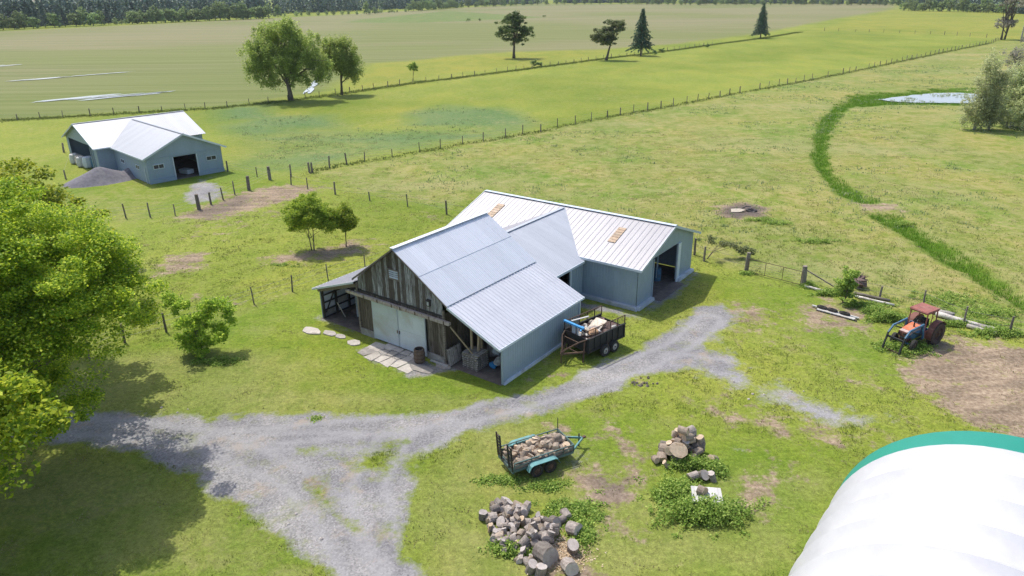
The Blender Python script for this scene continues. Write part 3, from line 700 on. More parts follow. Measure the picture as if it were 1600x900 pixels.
# ------------------------------------------------------------------ buildings
I4 = Matrix.Identity(4)
_put = put
def with_T(parent, T):
    """apply a quarter-turn to every child added since the mark"""
    return set(parent.children), T
def apply_T(parent, mark):
    old, T = mark
    for ch in parent.children:
        if ch not in old: ch.matrix_basis = T @ ch.matrix_basis
def window(parent, O, U, s, z, w, h, panes=2, name='window'):
    U = Vector(U).normalized(); N = U.cross(Vector((0, 0, 1)))
    m = frame(Vector(O)+U*s+Vector((0, 0, z))+N*.03, U, Vector((0, 0, 1)), N)
    f = MB(); t = .06
    f.box((w/2, -t/2, .02), (w+2*t, t, .08)); f.box((w/2, h+t/2, .02), (w+2*t, t, .06))
    for x in (-t/2, w+t/2): f.box((x, h/2, .02), (t, h-.004, .06))
    for i in range(1, panes): f.box((w*i/panes, h/2, .02), (.04, h-.004, .05))
    r = put(name, f.mesh('window', M['trim']), parent, mat=m)
    for i in range(panes):
        g = MB().box((w*(i+.5)/panes, h/2, .0), (w/panes-.045, h-.006, .03)); g.build('pane', M['glass'], r)
    return r
def trimbar(parent, name, p, q, w=.1, h=.1, mat='trim'):
    return MB().bar(p, q, w, h).build(name, M[mat], parent)

# --- old barn: weathered gable, two pitches of metal roof, lean-to, open bay
barn = thing('old_barn', 'old barn with weathered board gable, grey sliding doors and a low lean-to on its left', 'barn', (OA[0], OA[1], 0), YA)
ROOF = [(-.08, 2.33), (3.55, 3.90), (7.5, 6.46), (11.15, 3.84), (15.12, 2.25)]
def roofz(y):
    if y > 11.12: return 3.62-(y-11.12)*.352
    for (a, za), (b, zb) in zip(ROOF, ROOF[1:4]):
        if a <= y <= b: return za+(zb-za)*(y-a)/(b-a)
    return 2.3
roof_slope(barn, M['roof_low'], -.4, 8.3, (-.10, 2.33), (3.6, 3.90), .87, .29, .03)
roof_slope(barn, M['roof_old'], -.4, 8.3, (3.5, 3.93), (5.55, 5.26), .87, .145, .014, rw=.045)
roof_slope(barn, M['roof_old'], -.4, 8.3, (5.5, 5.25), (7.52, 6.50), .87, .145, .014, rw=.045)
roof_slope(barn, M['roof_long_and_sunside'], -.4, 8.3, (11.2, 3.84), (7.48, 6.50), .87, .145, .014, rw=.045)  # sun-facing slope coloured darker than the other one to hold down the sunlight
roof_slope(barn, M['roof_long_and_sunside'], -.4, 8.0, (15.15, 2.25), (11.05, 3.66), .87, .29, .03)  # lean-to also coloured darker against the full sun it gets
MB().bar((-.42, 7.5, 6.53), (8.32, 7.5, 6.53), .3, .03).build('ridge_cap', M['roof_old'], barn)
trimbar(barn, 'eave_trim', (-.42, -.12, 2.27), (8.32, -.12, 2.27), .04, .13)
trimbar(barn, 'eave_trim', (-.42, 15.17, 2.2), (8.0, 15.17, 2.2), .04, .1)
trimbar(barn, 'verge_trim', (-.42, -.1, 2.27), (-.42, 3.5, 3.83), .03, .14)
trimbar(barn, 'verge_trim', (-.42, 3.5, 3.87), (-.42, 7.5, 6.44), .03, .07, 'oldwood')
trimbar(barn, 'verge_trim', (-.42, 7.5, 6.44), (-.42, 11.15, 3.78), .03, .09, 'oldwood')
trimbar(barn, 'verge_trim', (-.42, 11.1, 3.58), (-.42, 15.15, 2.19), .03, .11)
wall(barn, M['siding'], (0, 0, 0), (1, 0, 0), 7.9, 2.30, z0=.12, pitch=.2, h=.012)
trimbar(barn, 'corner_trim', (-.03, -.01, .05), (-.03, -.01, 2.25), .12, .12, 'siding')
trimbar(barn, 'corner_trim', (7.9, -.02, .05), (7.9, -.02, 2.25), .1, .1, 'trim')
MB().box((3.95, -.05, .06), (7.94, .16, .16), taper=.9).build('foundation', M['curb'], barn)
wall(barn, M['siding'], (7.9, 0, 0), (0, 1, 0), 11.1, lambda s: roofz(s)-.06, z0=.05)
rg = random.Random(4)
y = 4.18; i = 0
while y < 11.1:
    wd = rg.choice((.19, .22, .25, .27)); wd = min(wd, 11.14-y)
    if wd < .08: break
    ym = y+wd/2; zt0, zt1 = roofz(y)-.05, roofz(y+wd)-.05
    zb = 3.08+rg.uniform(-.03, .03); b = MB()
    x0, x1 = -.035-rg.uniform(0, .012), 0.0
    g_ = .008
    b.add([(x0, y+g_, zb), (x0, y+wd-g_, zb), (x1, y+wd-g_, zb), (x1, y+g_, zb), (x0, y+g_, zt0), (x0, y+wd-g_, zt1), (x1, y+wd-g_, zt1), (x1, y+g_, zt0)],
          [(0, 1, 2, 3), (7, 6, 5, 4), (0, 4, 5, 1), (1, 5, 6, 2), (2, 6, 7, 3), (3, 7, 4, 0)])
    b.build('board', M['board'], barn)
    if not (5.45 < ym < 9.95):
        zb = .42 if True else .1
        MB().box((-.015-rg.uniform(0, .01), ym, (zb+2.98)/2), (.03, wd-.012, 2.98-zb)).build('board', M['board_low'], barn)
    else:
        MB().box((-.015, ym, 2.86), (.03, wd-.012, .24)).build('board', M['board_low'], barn)
    y += wd; i += 1
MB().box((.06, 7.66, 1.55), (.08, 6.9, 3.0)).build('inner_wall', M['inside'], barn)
MB().box((-.05, 7.66, 3.03), (.05, 6.98, .09)).build('shaded_gap_strip', M['inside'], barn)  # dark strip painting the shaded gap below the overhanging upper boards
for y0, y1 in ((4.18, 5.5), (9.88, 11.15)):
    MB().box((-.03, (y0+y1)/2, .2), (.14, y1-y0, .42)).build('footing', M['concrete'], barn)
trimbar(barn, 'corner_post', (-.03, 4.14, 0), (-.03, 4.14, 3.4), .12, .12, 'oldwood'); trimbar(barn, 'corner_post', (-.03, 11.2, 0), (-.03, 11.2, 3.5), .12, .12, 'oldwood')
for y0, y1 in ((5.50, 7.69), (7.73, 9.89)):
    d = MB().box((-.13, (y0+y1)/2, 1.35), (.05, y1-y0, 2.5)).build('sliding_door', M['doorsheet'], barn)
    e = MB()
    for yy in (y0+.02, y1-.02): e.box((-.163, yy, 1.35), (.012, .04, 2.5))
    e.box((-.163, (y0+y1)/2, .13), (.012, y1-y0-.1, .05)); e.box((-.163, (y0+y1)/2, 2.57), (.012, y1-y0-.1, .05))
    e.box((-.160, (y0+y1)/2, 1.32), (.006, y1-y0-.1, .015))
    e.build('door_edging', M['trim'], d)
    MB().box((-.18, 7.71+(.09 if y0 > 7 else -.09), 1.1), (.03, .05, .22)).build('handle', M['rust'], d)
rl = MB(); rl.box((-.22, 7.75, 2.80), (.16, 8.5, .17)); rl.box((-.27, 7.75, 2.695), (.03, 8.4, .04)).build('door_rail', M['rail'], barn)
for yy in (3.9, 5.0, 6.1, 7.3, 8.0, 9.2, 10.4): MB().box((-.31, yy, 2.79), (.03, .06, .2)).build('rail_bracket', M['rust'], barn)
v = MB(); v.box((-.06, 7.85, 4.43), (.05, .85, .06)); v.box((-.06, 7.85, 5.02), (.1, .9, .05))
for yy in (7.46, 8.24): v.box((-.06, yy, 4.72), (.06, .06, .56))
vt = v.build('louvre_window', M['oldwood'], barn)
for i in range(4): MB().box((-.06, 7.85, 4.53+i*.13), (.06, .72, .085), ry=.5).build('slat', M['curb'], vt)
lan = MB(); lan.box((-.12, 5.12, 3.62), (.16, .2, .34)); lan.box((-.12, 5.12, 3.82), (.22, .28, .04)).build('barn_lamp', M['inside'], barn); MB().box((-.21, 5.12, 3.62), (.02, .13, .22)).build('lamp_pane', M['curb'], barn)
# open bay on the right
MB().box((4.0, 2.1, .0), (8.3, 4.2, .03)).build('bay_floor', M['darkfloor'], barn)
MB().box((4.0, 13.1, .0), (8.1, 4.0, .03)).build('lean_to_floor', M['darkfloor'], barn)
for i in range(14): MB().box((.3+i*.56, 4.16, 1.6), (.5, .04, 3.1)).build('board', M['board_low'], barn)
for i in range(14): MB().box((.3+i*.56, 11.2, 1.6), (.5, .04, 3.1)).build('board', M['board_low'], barn)
for x_ in (1.6, 3.4, 5.2, 7.0): MB().bar((x_, -.02, 2.2), (x_, 4.1, 3.95), .06, .14).build('rafter', M['oldwood'], barn)
for p, q in (((.9, 2.9, 0), (.9, 2.9, 3.3)), ((1.3, 2.5, 0), (1.3, 2.5, 3.2)), ((.9, 2.5, 0), (.95, 2.3, 3.2))): MB().bar(p, q, .11, .11).build('bay_post', M['lightwood'], barn)
MB().bar((-.2, 3.5, 2.62), (.6, 2.2, .5), .07, .07).build('brace', M['lightwood'], barn)
# lean-to on the left: open front, light lining between dark studs
wall(barn, M['siding'], (7.9, 15.0, 0), (-1, 0, 0), 7.9, 2.22, z0=.02)
wall(barn, M['siding'], (7.9, 11.1, 0), (0, 1, 0), 3.9, lambda s: roofz(11.13+s)-.06, z0=.02)
for i in range(7):
    for j in range(4):
        MB().box((.62+i*1.08, 14.92, .33+j*.52), (.86, .03, .44)).build('lining_panel', M['curb'] if (i*3+j) % 4 else M['concrete'], barn)
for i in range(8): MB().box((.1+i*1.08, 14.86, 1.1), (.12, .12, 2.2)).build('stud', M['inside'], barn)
for j in range(4): MB().box((3.9, 14.84, .06+j*.52), (7.6, .05, .09)).build('girt', M['inside'], barn)
MB().bar((.2, 14.8, .4), (1.3, 14.8, 2.1), .06, .06).build('brace', M['inside'], barn)
MB().bar((-.1, 11.2, 3.3), (-.1, 15.0, 2.05), .08, .2).build('lean_to_beam', M['oldwood'], barn)

# --- long barn (ridge along its local x)
longb = thing('long_barn', 'long blue grey pole barn with white ribbed roof and two brown skylight strips', 'barn', (OB[0], OB[1], 0), YA+pi/2)
roof_slope(longb, M['roof_long_and_sunside'], -.4, 16.4, (.36, 3.02), (-4.6, 4.76), .84, .42, .018, rw=.05)
roof_slope(longb, M['roof_long_and_sunside'], -.4, 16.4, (-9.3, 3.06), (-4.58, 4.76), .84, .42, .018, rw=.05)
MB().bar((-.42, -4.6, 4.8), (16.42, -4.6, 4.8), .34, .03).build('ridge_cap', M['trim'], longb)
trimbar(longb, 'eave_trim', (-.42, .39, 2.95), (16.42, .39, 2.95), .05, .16); trimbar(longb, 'eave_trim', (-.42, -9.33, 3.0), (16.42, -9.33, 3.0), .05, .14)
for xx in (-.42, 16.42):
    trimbar(longb, 'verge_trim', (xx, .38, 2.95), (xx, -4.6, 4.72), .04, .17); trimbar(longb, 'verge_trim', (xx, -9.3, 2.99), (xx, -4.6, 4.72), .04, .17)
gz = lambda s: 3.04+(s if s < 4.6 else (9.0-s)*1.045)*.35
wall(longb, M['siding'], (16, 0, 0), (-1, 0, 0), 16, 3.02, z0=.2, openings=((3.2, 11.6, 0.2, 2.6),), pitch=.2, h=.015)
wall(longb, M['siding'], (0, 0, 0), (0, -1, 0), 8.9, gz, z0=.2, openings=((2.2, 6.1, .2, 3.0),), pitch=.2, h=.015)
wall(longb, M['siding'], (0, -8.9, 0), (1, 0, 0), 16, 3.02, z0=.05)
wall(longb, M['siding'], (16, -8.9, 0), (0, 1, 0), 8.9, gz, z0=.05)
cur = MB().box((2.1, .14, .11), (4.5, .3, .24), taper=.93).build('foundation_curb', M['curb'], longb)
MB().box((-.14, -1.05, .11), (.3, 2.3, .24), taper=.93).build('foundation_curb', M['curb'], longb)
MB().box((-.14, -7.6, .11), (.3, 2.7, .24), taper=.93).build('foundation_curb', M['curb'], longb)
MB().box((-.07, -6.3, 1.5), (.1, .42, 3.0)).build('door_jamb', M['trim'], longb)
MB().box((-.04, -2.2, 1.5), (.08, .08, 3.0)).build('door_jamb', M['siding'], longb)
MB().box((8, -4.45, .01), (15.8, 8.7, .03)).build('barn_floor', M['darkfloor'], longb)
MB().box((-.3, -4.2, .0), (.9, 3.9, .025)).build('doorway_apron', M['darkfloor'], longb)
MB().box((4, -5.8, 1.6), (.1, .5, 2.9)).build('inner_post', M['trim'], longb)
MB().box((1.2, -5.55, 1.45), (.06, .5, 2.3), rz=.3).build('leaning_panel', M['siding'], longb)
def zlong(a): return 3.02+.3508*(a+.36)
for xa, xb in ((13.45, 14.12), (2.72, 3.32)):
    a0, a1 = 1.65, 3.35; n = 6
    for i in range(n):
        b0, b1 = a0+(a1-a0)*i/n, a0+(a1-a0)*(i+1)/n-.03
        MB().bar(((xa+xb)/2, -b0, zlong(b0)+.045), ((xa+xb)/2, -b1, zlong(b1)+.045), xb-xa, .02).build('skylight_panel', M['skylight'], longb)

# --- connecting shed between the two barns
shed = thing('connecting_shed', 'grey roofed shed joining the old barn to the long barn', 'shed', (OB[0], OB[1], 0), YA)
roof_slope(shed, M['roof_grey'], -5.3, 4.45, (3.9, 2.82), (8.6, 4.70), .88, .15, .014, rw=.045)
roof_slope(shed, M['roof_long_and_sunside'], -5.3, 4.45, (13.3, 2.82), (8.58, 4.70), .88, .15, .014, rw=.045)  # sun-facing slope coloured darker than the shed's other slope
MB().bar((-5.3, 8.6, 4.73), (4.2, 8.6, 4.73), .26, .025).build('ridge_cap', M['roof_grey'], shed)
trimbar(shed, 'eave_trim', (-5.3, 3.87, 2.74), (-.45, 3.87, 2.74), .05, .16)
wall(shed, M['siding'], (-5.2, 4.2, 0), (1, 0, 0), 5.15, 2.85, z0=.05, openings=((1.0, 3.4, .05, 2.6),))
wall(shed, M['siding'], (0, 13.0, 0), (-1, 0, 0), 5.2, 2.85, z0=.05)
MB().box((-1.72, 4.16, 1.35), (.14, .06, 2.6)).build('door_jamb', M['trim'], shed)
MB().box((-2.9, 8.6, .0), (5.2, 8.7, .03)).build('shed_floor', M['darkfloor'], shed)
for x_ in (-4.4, -2.9): MB().box((x_, 5.2, 1.3), (.1, .1, 2.6)).build('post', M['oldwood'], shed)

# --- far grey barn with two wings
farb = thing('far_barn', 'pale roofed grey blue barn with a square dark doorway, near the gravel heap', 'barn', (OD[0], OD[1], 0), YD+pi/2)
roof_slope(farb, M['roof_far'], -.4, 15.2, (.4, 2.92), (-4.45, 5.14), .97, .24, .012)
roof_slope(farb, M['roof_far'], -.4, 15.2, (-9.25, 2.98), (-4.43, 5.14), .97, .24, .012)
MB().bar((-.42, -4.45, 5.17), (15.0, -4.45, 5.17), .3, .03).build('ridge_cap', M['roof_far'], farb)
trimbar(farb, 'verge_trim', (-.42, .42, 2.85), (-.42, -4.45, 5.08), .05, .2); trimbar(farb, 'verge_trim', (-.42, -9.27, 2.91), (-.42, -4.45, 5.08), .05, .2)
trimbar(farb, 'eave_trim', (-.42, .43, 2.86), (10.2, .43, 2.86), .05, .16); trimbar(farb, 'eave_trim', (-.42, -9.28, 2.92), (10.2, -9.28, 2.92), .05, .14)
gz2 = lambda s: 3.02+(s if s < 4.45 else (8.95-s)*.97)*.45
wall(farb, M['siding_far'], (0, 0, 0), (0, -1, 0), 8.75, lambda s: min(gz2(s), 2.78), z0=.42, openings=((3.0, 5.65, .42, 2.62),), pitch=.24, h=.01)
g2 = MB(); g2.add([(-.03, 0, 2.8), (-.03, -4.45, 2.8), (-.03, -8.75, 2.8), (-.03, -8.75, 3.06), (-.03, -4.45, 5.04), (-.03, 0, 3.04)], [(0, 5, 4, 3, 2, 1)])
g2.add([(.04, 0, 2.8), (.04, -8.75, 2.8), (.04, -8.75, 3.06), (.04, -4.45, 5.04), (.04, 0, 3.04)], [(0, 1, 2, 3, 4)]); g2.build('gable', M['siding_far'], farb)
MB().box((-.05, -4.38, 2.79), (.04, 8.8, .05)).build('band_trim', M['siding_far'], farb)
MB().box((-.03, -1.5, .2), (.14, 3.0, .42)).build('footing', M['siding_far'], farb); MB().box((-.03, -7.2, .2), (.14, 3.1, .42)).build('footing', M['siding_far'], farb)
for yy in (-2.95, -5.7): MB().box((-.06, yy, 1.32), (.06, .12, 2.6)).build('door_jamb', M['trim'], farb)
window(farb, (0, 0, 0), (0, -1, 0), .72, 1.62, 1.1, .42); window(farb, (0, 0, 0), (0, -1, 0), 6.85, 1.62, 1.1, .42)
wall(farb, M['siding_far'], (10.3, 0, 0), (-1, 0, 0), 10.3, 2.9, z0=.02, pitch=.24, h=.01)
window(farb, (10.3, 0, 0), (-1, 0, 0), 2.2, 1.35, 1.0, .4); window(farb, (10.3, 0, 0), (-1, 0, 0), 6.95, 1.35, 1.0, .4)
MB().box((.75, .05, .9), (.14, .06, 1.8)).build('side_door_edge', M['trim'], farb)
wall(farb, M['siding_far'], (0, -8.75, 0), (1, 0, 0), 10.3, 2.95, z0=.02)
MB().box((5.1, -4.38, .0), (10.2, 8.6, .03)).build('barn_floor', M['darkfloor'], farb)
MB().box((2.0, -5.0, .35), (1.5, .9, .5), rz=.3).build('feed_box', M['curb'], farb)
mk = with_T(farb, Matrix.Rotation(-pi/2, 4, 'Z'))
roof_slope(farb, M['roof_far'], -2.3, 11.4, (9.9, 2.98), (16.0, 5.28), .98, .24, .012)
roof_slope(farb, M['roof_far'], -2.3, 11.4, (22.0, 2.98), (15.98, 5.28), .98, .24, .012)
MB().bar((-2.32, 16, 5.3), (11.42, 16, 5.3), .3, .03).build('ridge_cap', M['roof_far'], farb)
trimbar(farb, 'eave_trim', (-2.32, 9.87, 2.92), (-.35, 9.87, 2.92), .05, .14)
trimbar(farb, 'verge_trim', (-2.33, 9.9, 2.9), (-2.33, 16, 5.22), .04, .16, 'siding'); trimbar(farb, 'verge_trim', (-2.33, 22, 2.9), (-2.33, 16, 5.22), .04, .16)
gz3 = lambda s: 3.05+(s if s < 5.7 else 11.4-s)*.385
wall(farb, M['siding_far'], (-1.9, 10.3, 0), (1, 0, 0), 1.9, 2.98, z0=.02, pitch=.24, h=.01); wall(farb, M['siding_far'], (8.8, 10.3, 0), (1, 0, 0), 2.2, 2.98, z0=.02)
wall(farb, M['siding_far'], (-1.9, 21.7, 0), (0, -1, 0), 11.4, gz3, z0=.02, openings=((.9, 10.2, .02, 3.0),), pitch=.24, h=.01)
wall(farb, M['siding_far'], (11.0, 10.3, 0), (0, 1, 0), 11.4, gz3, z0=.02); wall(farb, M['siding_far'], (11.0, 21.7, 0), (-1, 0, 0), 12.9, 2.98, z0=.02)
for j in range(4): MB().bar((2.2, 10.6, .6+j*.7), (2.2, 21.4, .6+j*.7), .06, .14).build('inner_rail', M['tealdark'], farb)
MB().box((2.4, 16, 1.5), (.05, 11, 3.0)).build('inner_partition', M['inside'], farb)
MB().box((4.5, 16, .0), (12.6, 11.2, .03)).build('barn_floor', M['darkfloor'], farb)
for yy in (11.6, 12.3): MB().bar((-1.95, yy, 0), (-1.95, yy, 3.0), .14, .14).build('door_post', M['siding'], farb)
apply_T(farb, mk)

# --- white fabric shelter, nearest building, green end band
OT = (17.91, 20.19); YT = radians(51.0)
tent = thing('fabric_shelter', 'big white arched fabric shelter with a green end band, nearest to the camera', 'shelter', (OT[0], OT[1], 0), YT)
def arch(x0, x1, nb, r=6.0, h=5.70, seg=34, mat='membrane', sag=.035, name='cover_panel'):
    V = []; F = []
    for i in range(nb+1):
        x_ = x0+(x1-x0)*i/nb; u = i/nb; s_ = sag*sin(pi*u)
        for k_ in range(seg+1):
            t = pi*k_/seg; q = 1-s_/5
            V.append((x_, (r*q)*cos(t), (h*q)*sin(t)))
    n = seg+1
    F = [(i*n+k_, (i+1)*n+k_, (i+1)*n+k_+1, i*n+k_+1) for i in range(nb) for k_ in range(seg)]
    o = put(name, mesh_np(name, V, F, [M[mat]], smooth=True), tent); return o
arch(-1.08, 0, 6, mat='membrane_green', name='green_end_band', sag=.0)
L_ = 1.55
for i in range(14): arch(-1.08-L_*(i+1), -1.08-L_*i, 10, r=6.012, h=5.712, sag=.30)
e = MB(); n = 34; vs = [(-.03, 6*cos(pi*k_/n), 5.70*sin(pi*k_/n)) for k_ in range(n+1)]
e.add(vs, [tuple(range(n+1))]); e.build('end_wall', M['membrane_green'], tent)
for i in range(15):
    x_ = -1.08-L_*i; MB().tube([(x_, 5.94*cos(pi*k_/20), 5.64*sin(pi*k_/20)) for k_ in range(21)], .05, 6, True).build('hoop', M['trim'], tent)
for sy in (-6, 6): MB().bar((-22.8, sy, .15), (0, sy, .15), .12, .3).build('base_rail', M['curb'], tent)
# ------------------------------------------------------------------ trees
def leaf_quads(P, size, rng_, up=.5, aspect=.6):
    n = len(P); d = rng_.normal(0, 1, (n, 3)); d /= np.linalg.norm(d, axis=1)[:, None]
    nrm = rng_.normal(0, 1, (n, 3)); nrm[:, 2] = abs(nrm[:, 2])+up; nrm /= np.linalg.norm(nrm, axis=1)[:, None]
    u = np.cross(nrm, d); u /= np.linalg.norm(u, axis=1)[:, None]+1e-9; v = np.cross(nrm, u)
    s = (size*rng_.uniform(.6, 1.3, n))[:, None]
    V = np.stack([P-u*s/2, P+v*s*aspect/2, P+u*s/2, P-v*s*aspect/2], 1)
    return V.reshape(-1, 3), np.arange(n*4).reshape(-1, 4)
def crown_points(ells, nclump, nleaf, crad, rng_, flat=.6, shell=.55, drop=0.0, full=False):
    """clump centres through a lumpy crown volume, then leaves round each centre"""
    vol = np.array([e[3]*e[4]*e[5] for e in ells]); pr = vol**.75; pr /= pr.sum()
    which = rng_.choice(len(ells), nclump, p=pr); E_ = np.array(ells)[which]
    d = rng_.normal(0, 1, (nclump, 3)); d /= np.linalg.norm(d, axis=1)[:, None]
    d[:, 2] = np.where(d[:, 2] < -.55, -d[:, 2]*.6, d[:, 2]) if not full else d[:, 2]
    r = shell+(1-shell)*rng_.uniform(0, 1, nclump)**.6; inner = rng_.uniform(0, 1, nclump) < .22
    r = np.where(inner, r*.6, r)
    lump = 1+.16*np.sin(d[:, 0]*5+E_[:, 0])*np.cos(d[:, 1]*4.3+E_[:, 1]*2)+.1*np.sin(d[:, 2]*7)
    c = E_[:, :3]+d*E_[:, 3:6]*(r*lump)[:, None]
    cr = crad*rng_.uniform(.55, 1.35, nclump); per = rng_.poisson(nleaf/nclump, nclump)
    idx = np.repeat(np.arange(nclump), per); q = rng_.normal(0, 1, (len(idx), 3)); q /= np.linalg.norm(q, axis=1)[:, None]
    q *= (rng_.uniform(0, 1, len(idx))**.5)[:, None]
    P = c[idx]+q*cr[idx][:, None]*np.array([1, 1, flat]); P[:, 2] -= drop*np.abs(rng_.normal(0, 1, len(idx)))
    return c, P
def build_tree(name, label, cat, base, h, ells, nclump, nleaf, crad, leaf, mat, trunk, seed, group=None, stems=1, bark='bark', lean=(0, 0), limbs=14, shell=.55, flat=.6, drop=0.0, fork=.35, up=.5, full=False):
    rg_ = np.random.default_rng(seed); root = thing(name, label, cat, base, 0, group)
    c, P = crown_points(ells, nclump, nleaf, crad, rg_, flat, shell, drop, full)
    V, F = leaf_quads(P, leaf, rg_, up)
    put('crown', mesh_np('crown', V, F, [L[mat]]), root)
    ctr = np.array(ells)[:, :3].mean(0)
    rr = random.Random(seed)
    tb = MB()
    for s_ in range(stems):
        a = 2*pi*s_/stems+rr.uniform(0, 1); off = .0 if stems == 1 else trunk*1.2
        top = Vector((ctr[0]*.6+lean[0]+off*3*cos(a), ctr[1]*.6+lean[1]+off*3*sin(a), h*.72))
        b0 = Vector((off*cos(a), off*sin(a), -.1)); pts = []; rad = []
        for i in range(7):
            t = i/6; pts.append(b0.lerp(top, t)+Vector((rr.uniform(-1, 1), rr.uniform(-1, 1), 0))*trunk*.8*t); rad.append(trunk*(1.25 if i == 0 else 1)*(1-.82*t)/(1 if stems == 1 else 1.5))
        tb.tube(pts, rad, 8)
        for j in range(limbs//stems):
            tgt = Vector(c[rr.randrange(len(c))]); t0 = rr.uniform(fork, .8); st = b0.lerp(top, t0); r0 = trunk*(1-.8*t0)*.6/(1 if stems == 1 else 1.4)
            mid = st.lerp(tgt, .5)+Vector((0, 0, (tgt-st).length*.08))
            tb.tube([st, mid, tgt], [r0, r0*.55, r0*.15], 6)
    tb.build('trunk', M[bark], root, smooth=True)
    return root
def scl(ells, s): return [tuple(v*s for v in e) for e in ells]

gpv = lambda x, y: G(x, y)
# the big maple at the left edge and its neighbours
_ml = [(0, 0, 7.6, 6.0, 5.6, 4.3), (3.6, .8, 5.6, 3.9, 3.8, 3.0), (3.0, -2.4, 4.8, 2.8, 2.8, 2.4), (-2.5, 2.5, 8.2, 4.0, 4.0, 3.2), (.0, -3.8, 4.4, 2.8, 2.4, 2.4), (3.0, 3.4, 6.6, 3.4, 3.0, 2.5)]
_ml = [(x*.87, y*.87, 20-(20-z)*.87, a*.87, b*.87, c_*.87) for x, y, z, a, b, c_ in _ml]+[(.6, -1.0, 3.4, 3.0, 2.8, 2.6), (-1.5, -1.5, 2.8, 2.6, 2.4, 2.2)]
_ml = [(x+1.8, y+.8, *q) for x, y, *q in _ml]
build_tree('maple_tree', 'huge bright green maple filling the left edge beside the gravel drive', 'tree', (-24.3, 27.1, 0), 13.0, _ml,
  880, 330000, .74, .13, 'maple', .40, 11, limbs=26, shell=.62, flat=.6, fork=.25, up=.9)
build_tree('maple_tree', 'second maple behind and above the huge one at the left edge', 'tree', (-27.4, 37.0, 0), 12.0,
  [(0, 0, 8.0, 4.6, 4.6, 3.9), (3.2, -1.6, 7.0, 3.2, 3.2, 3.0), (-3, 1, 7.2, 3.6, 3.6, 3.0)], 330, 70000, .85, .21, 'maple', .38, 12, limbs=18, shell=.62, flat=.55, up=.7)
build_tree('maple_tree', 'maple outside the lower left corner that shades the lawn', 'tree', (-21.9, 21.6, 0), 12.0,
  [(0, 0, 7.2, 5.0, 5.0, 3.9), (2.2, -2.4, 6.4, 3.6, 3.6, 3.0), (-2, -3, 6, 4, 4, 3), (3.4, .8, 5.4, 2.0, 2.0, 1.7)], 300, 60000, .85, .22, 'maple', .4, 13, limbs=16, shell=.6, flat=.55, up=.7)
build_tree('small_dark_tree', 'small darker tree half hidden at the right edge of the huge maple', 'tree', G(196, 470), 3.6,
  [(0, 0, 2.6, 1.2, 1.2, .9), (.5, .2, 1.9, .9, .9, .7)], 50, 5000, .35, .14, 'dull', .08, 14, limbs=8)
# paddock trees
build_tree('paddock_tree', 'rounder of the two small trees growing side by side in the paddock', 'tree', G(489, 391), 4.8,
  [(-.1, 0, 3.3, 1.7, 1.6, 1.5), (1.2, 0, 2.8, 1.2, 1.2, 1.1), (-1.2, .2, 2.7, 1.2, 1.1, 1.1)], 190, 32000, .42, .13, 'small', .08, 21, limbs=12, stems=2, shell=.4, full=True, fork=.2)
build_tree('paddock_tree', 'smaller right hand tree of the pair in the paddock', 'tree', G(541, 385), 3.7,
  [(-.1, 0, 2.6, 1.35, 1.3, 1.2), (.5, 0, 2.2, .8, .8, .8)], 110, 17000, .36, .13, 'small', .05, 22, limbs=8, shell=.4, full=True, fork=.25)
build_tree('spreading_bush', 'spreading leafy bush on the lawn between the maple and the old barn', 'bush', G(315, 551), 3.8,
  [(0, 0, 1.9, 1.3, 1.2, 1.2), (-.6, .4, .9, 1.0, .8, .6), (1.6, 0, 2.1, .6, .6, .5), (0, -.1, .6, 1.3, 1.1, .5), (-1.1, .3, 2.9, .9, .8, .7), (1.0, .5, 2.7, 1.0, .9, .7), (1.2, -.2, 1.3, .8, .8, .7), (-.5, -.2, .8, 1.0, .9, .7), (-1.6, .5, 3.3, .5, .5, .35)], 120, 13000, .36, .16, 'small', .06, 23, limbs=16, stems=4, shell=.3, flat=.8, drop=.08, fork=.1)
# far field trees
build_tree('field_tree', 'tallest and widest tree by the field fence, dense pale green crown', 'tree', G(455, 157), 16,
  [(-.5, 0, 11.0, 6.2, 5.5, 4.2), (-5.0, 0, 9.4, 3.4, 3.4, 4.2), (4.2, 0, 9.8, 4.4, 4.0, 3.8), (-5.6, 0, 6.0, 2.6, 2.4, 2.6), (6.6, 0, 6.6, 2.8, 2.6, 2.8), (.5, 0, 7.6, 4.5, 4.0, 3.0), (0, 0, 13.4, 4.2, 4, 2.2), (2.6, 0, 4.6, 2.2, 2, 1.6), (-3.2, 0, 4.0, 1.8, 1.6, 1.5)],
  560, 62000, .85, .32, 'elm', .5, 31, limbs=34, shell=.4, flat=.95, fork=.18, drop=.5, lean=(-.5, 0), full=True)
build_tree('field_tree', 'slimmer pale tree standing just right of the widest field tree', 'tree', G(534, 148), 12.6,
  [(.2, 0, 8.6, 4.0, 3.8, 3.6), (2.4, 0, 6.2, 2.6, 2.4, 2.4), (-2.0, 0, 6.6, 2.4, 2.4, 2.4), (.4, 0, 10.4, 2.6, 2.4, 1.9), (2.8, 0, 4.4, 1.8, 1.6, 1.5)], 250, 26000, .85, .32, 'elm', .28, 32, limbs=22, shell=.4, flat=.95, fork=.2, drop=.5, full=True)
build_tree('round_tree', 'round dark green tree standing alone in front of the ploughed field', 'tree', G(803, 91), 14,
  [(0, 0, 9.4, 4.6, 4.4, 4.2), (-3.0, 0, 7.2, 2.6, 2.4, 2.6), (3.4, 0, 7.2, 2.6, 2.4, 2.8), (.3, 0, 11.6, 3.0, 3.0, 2.0), (1.5, 0, 5.0, 2.4, 2.2, 1.4), (-1.5, 0, 5.2, 2.2, 2, 1.2)], 230, 20000, .9, .42, 'oak', .45, 33, limbs=18, shell=.5, fork=.3)
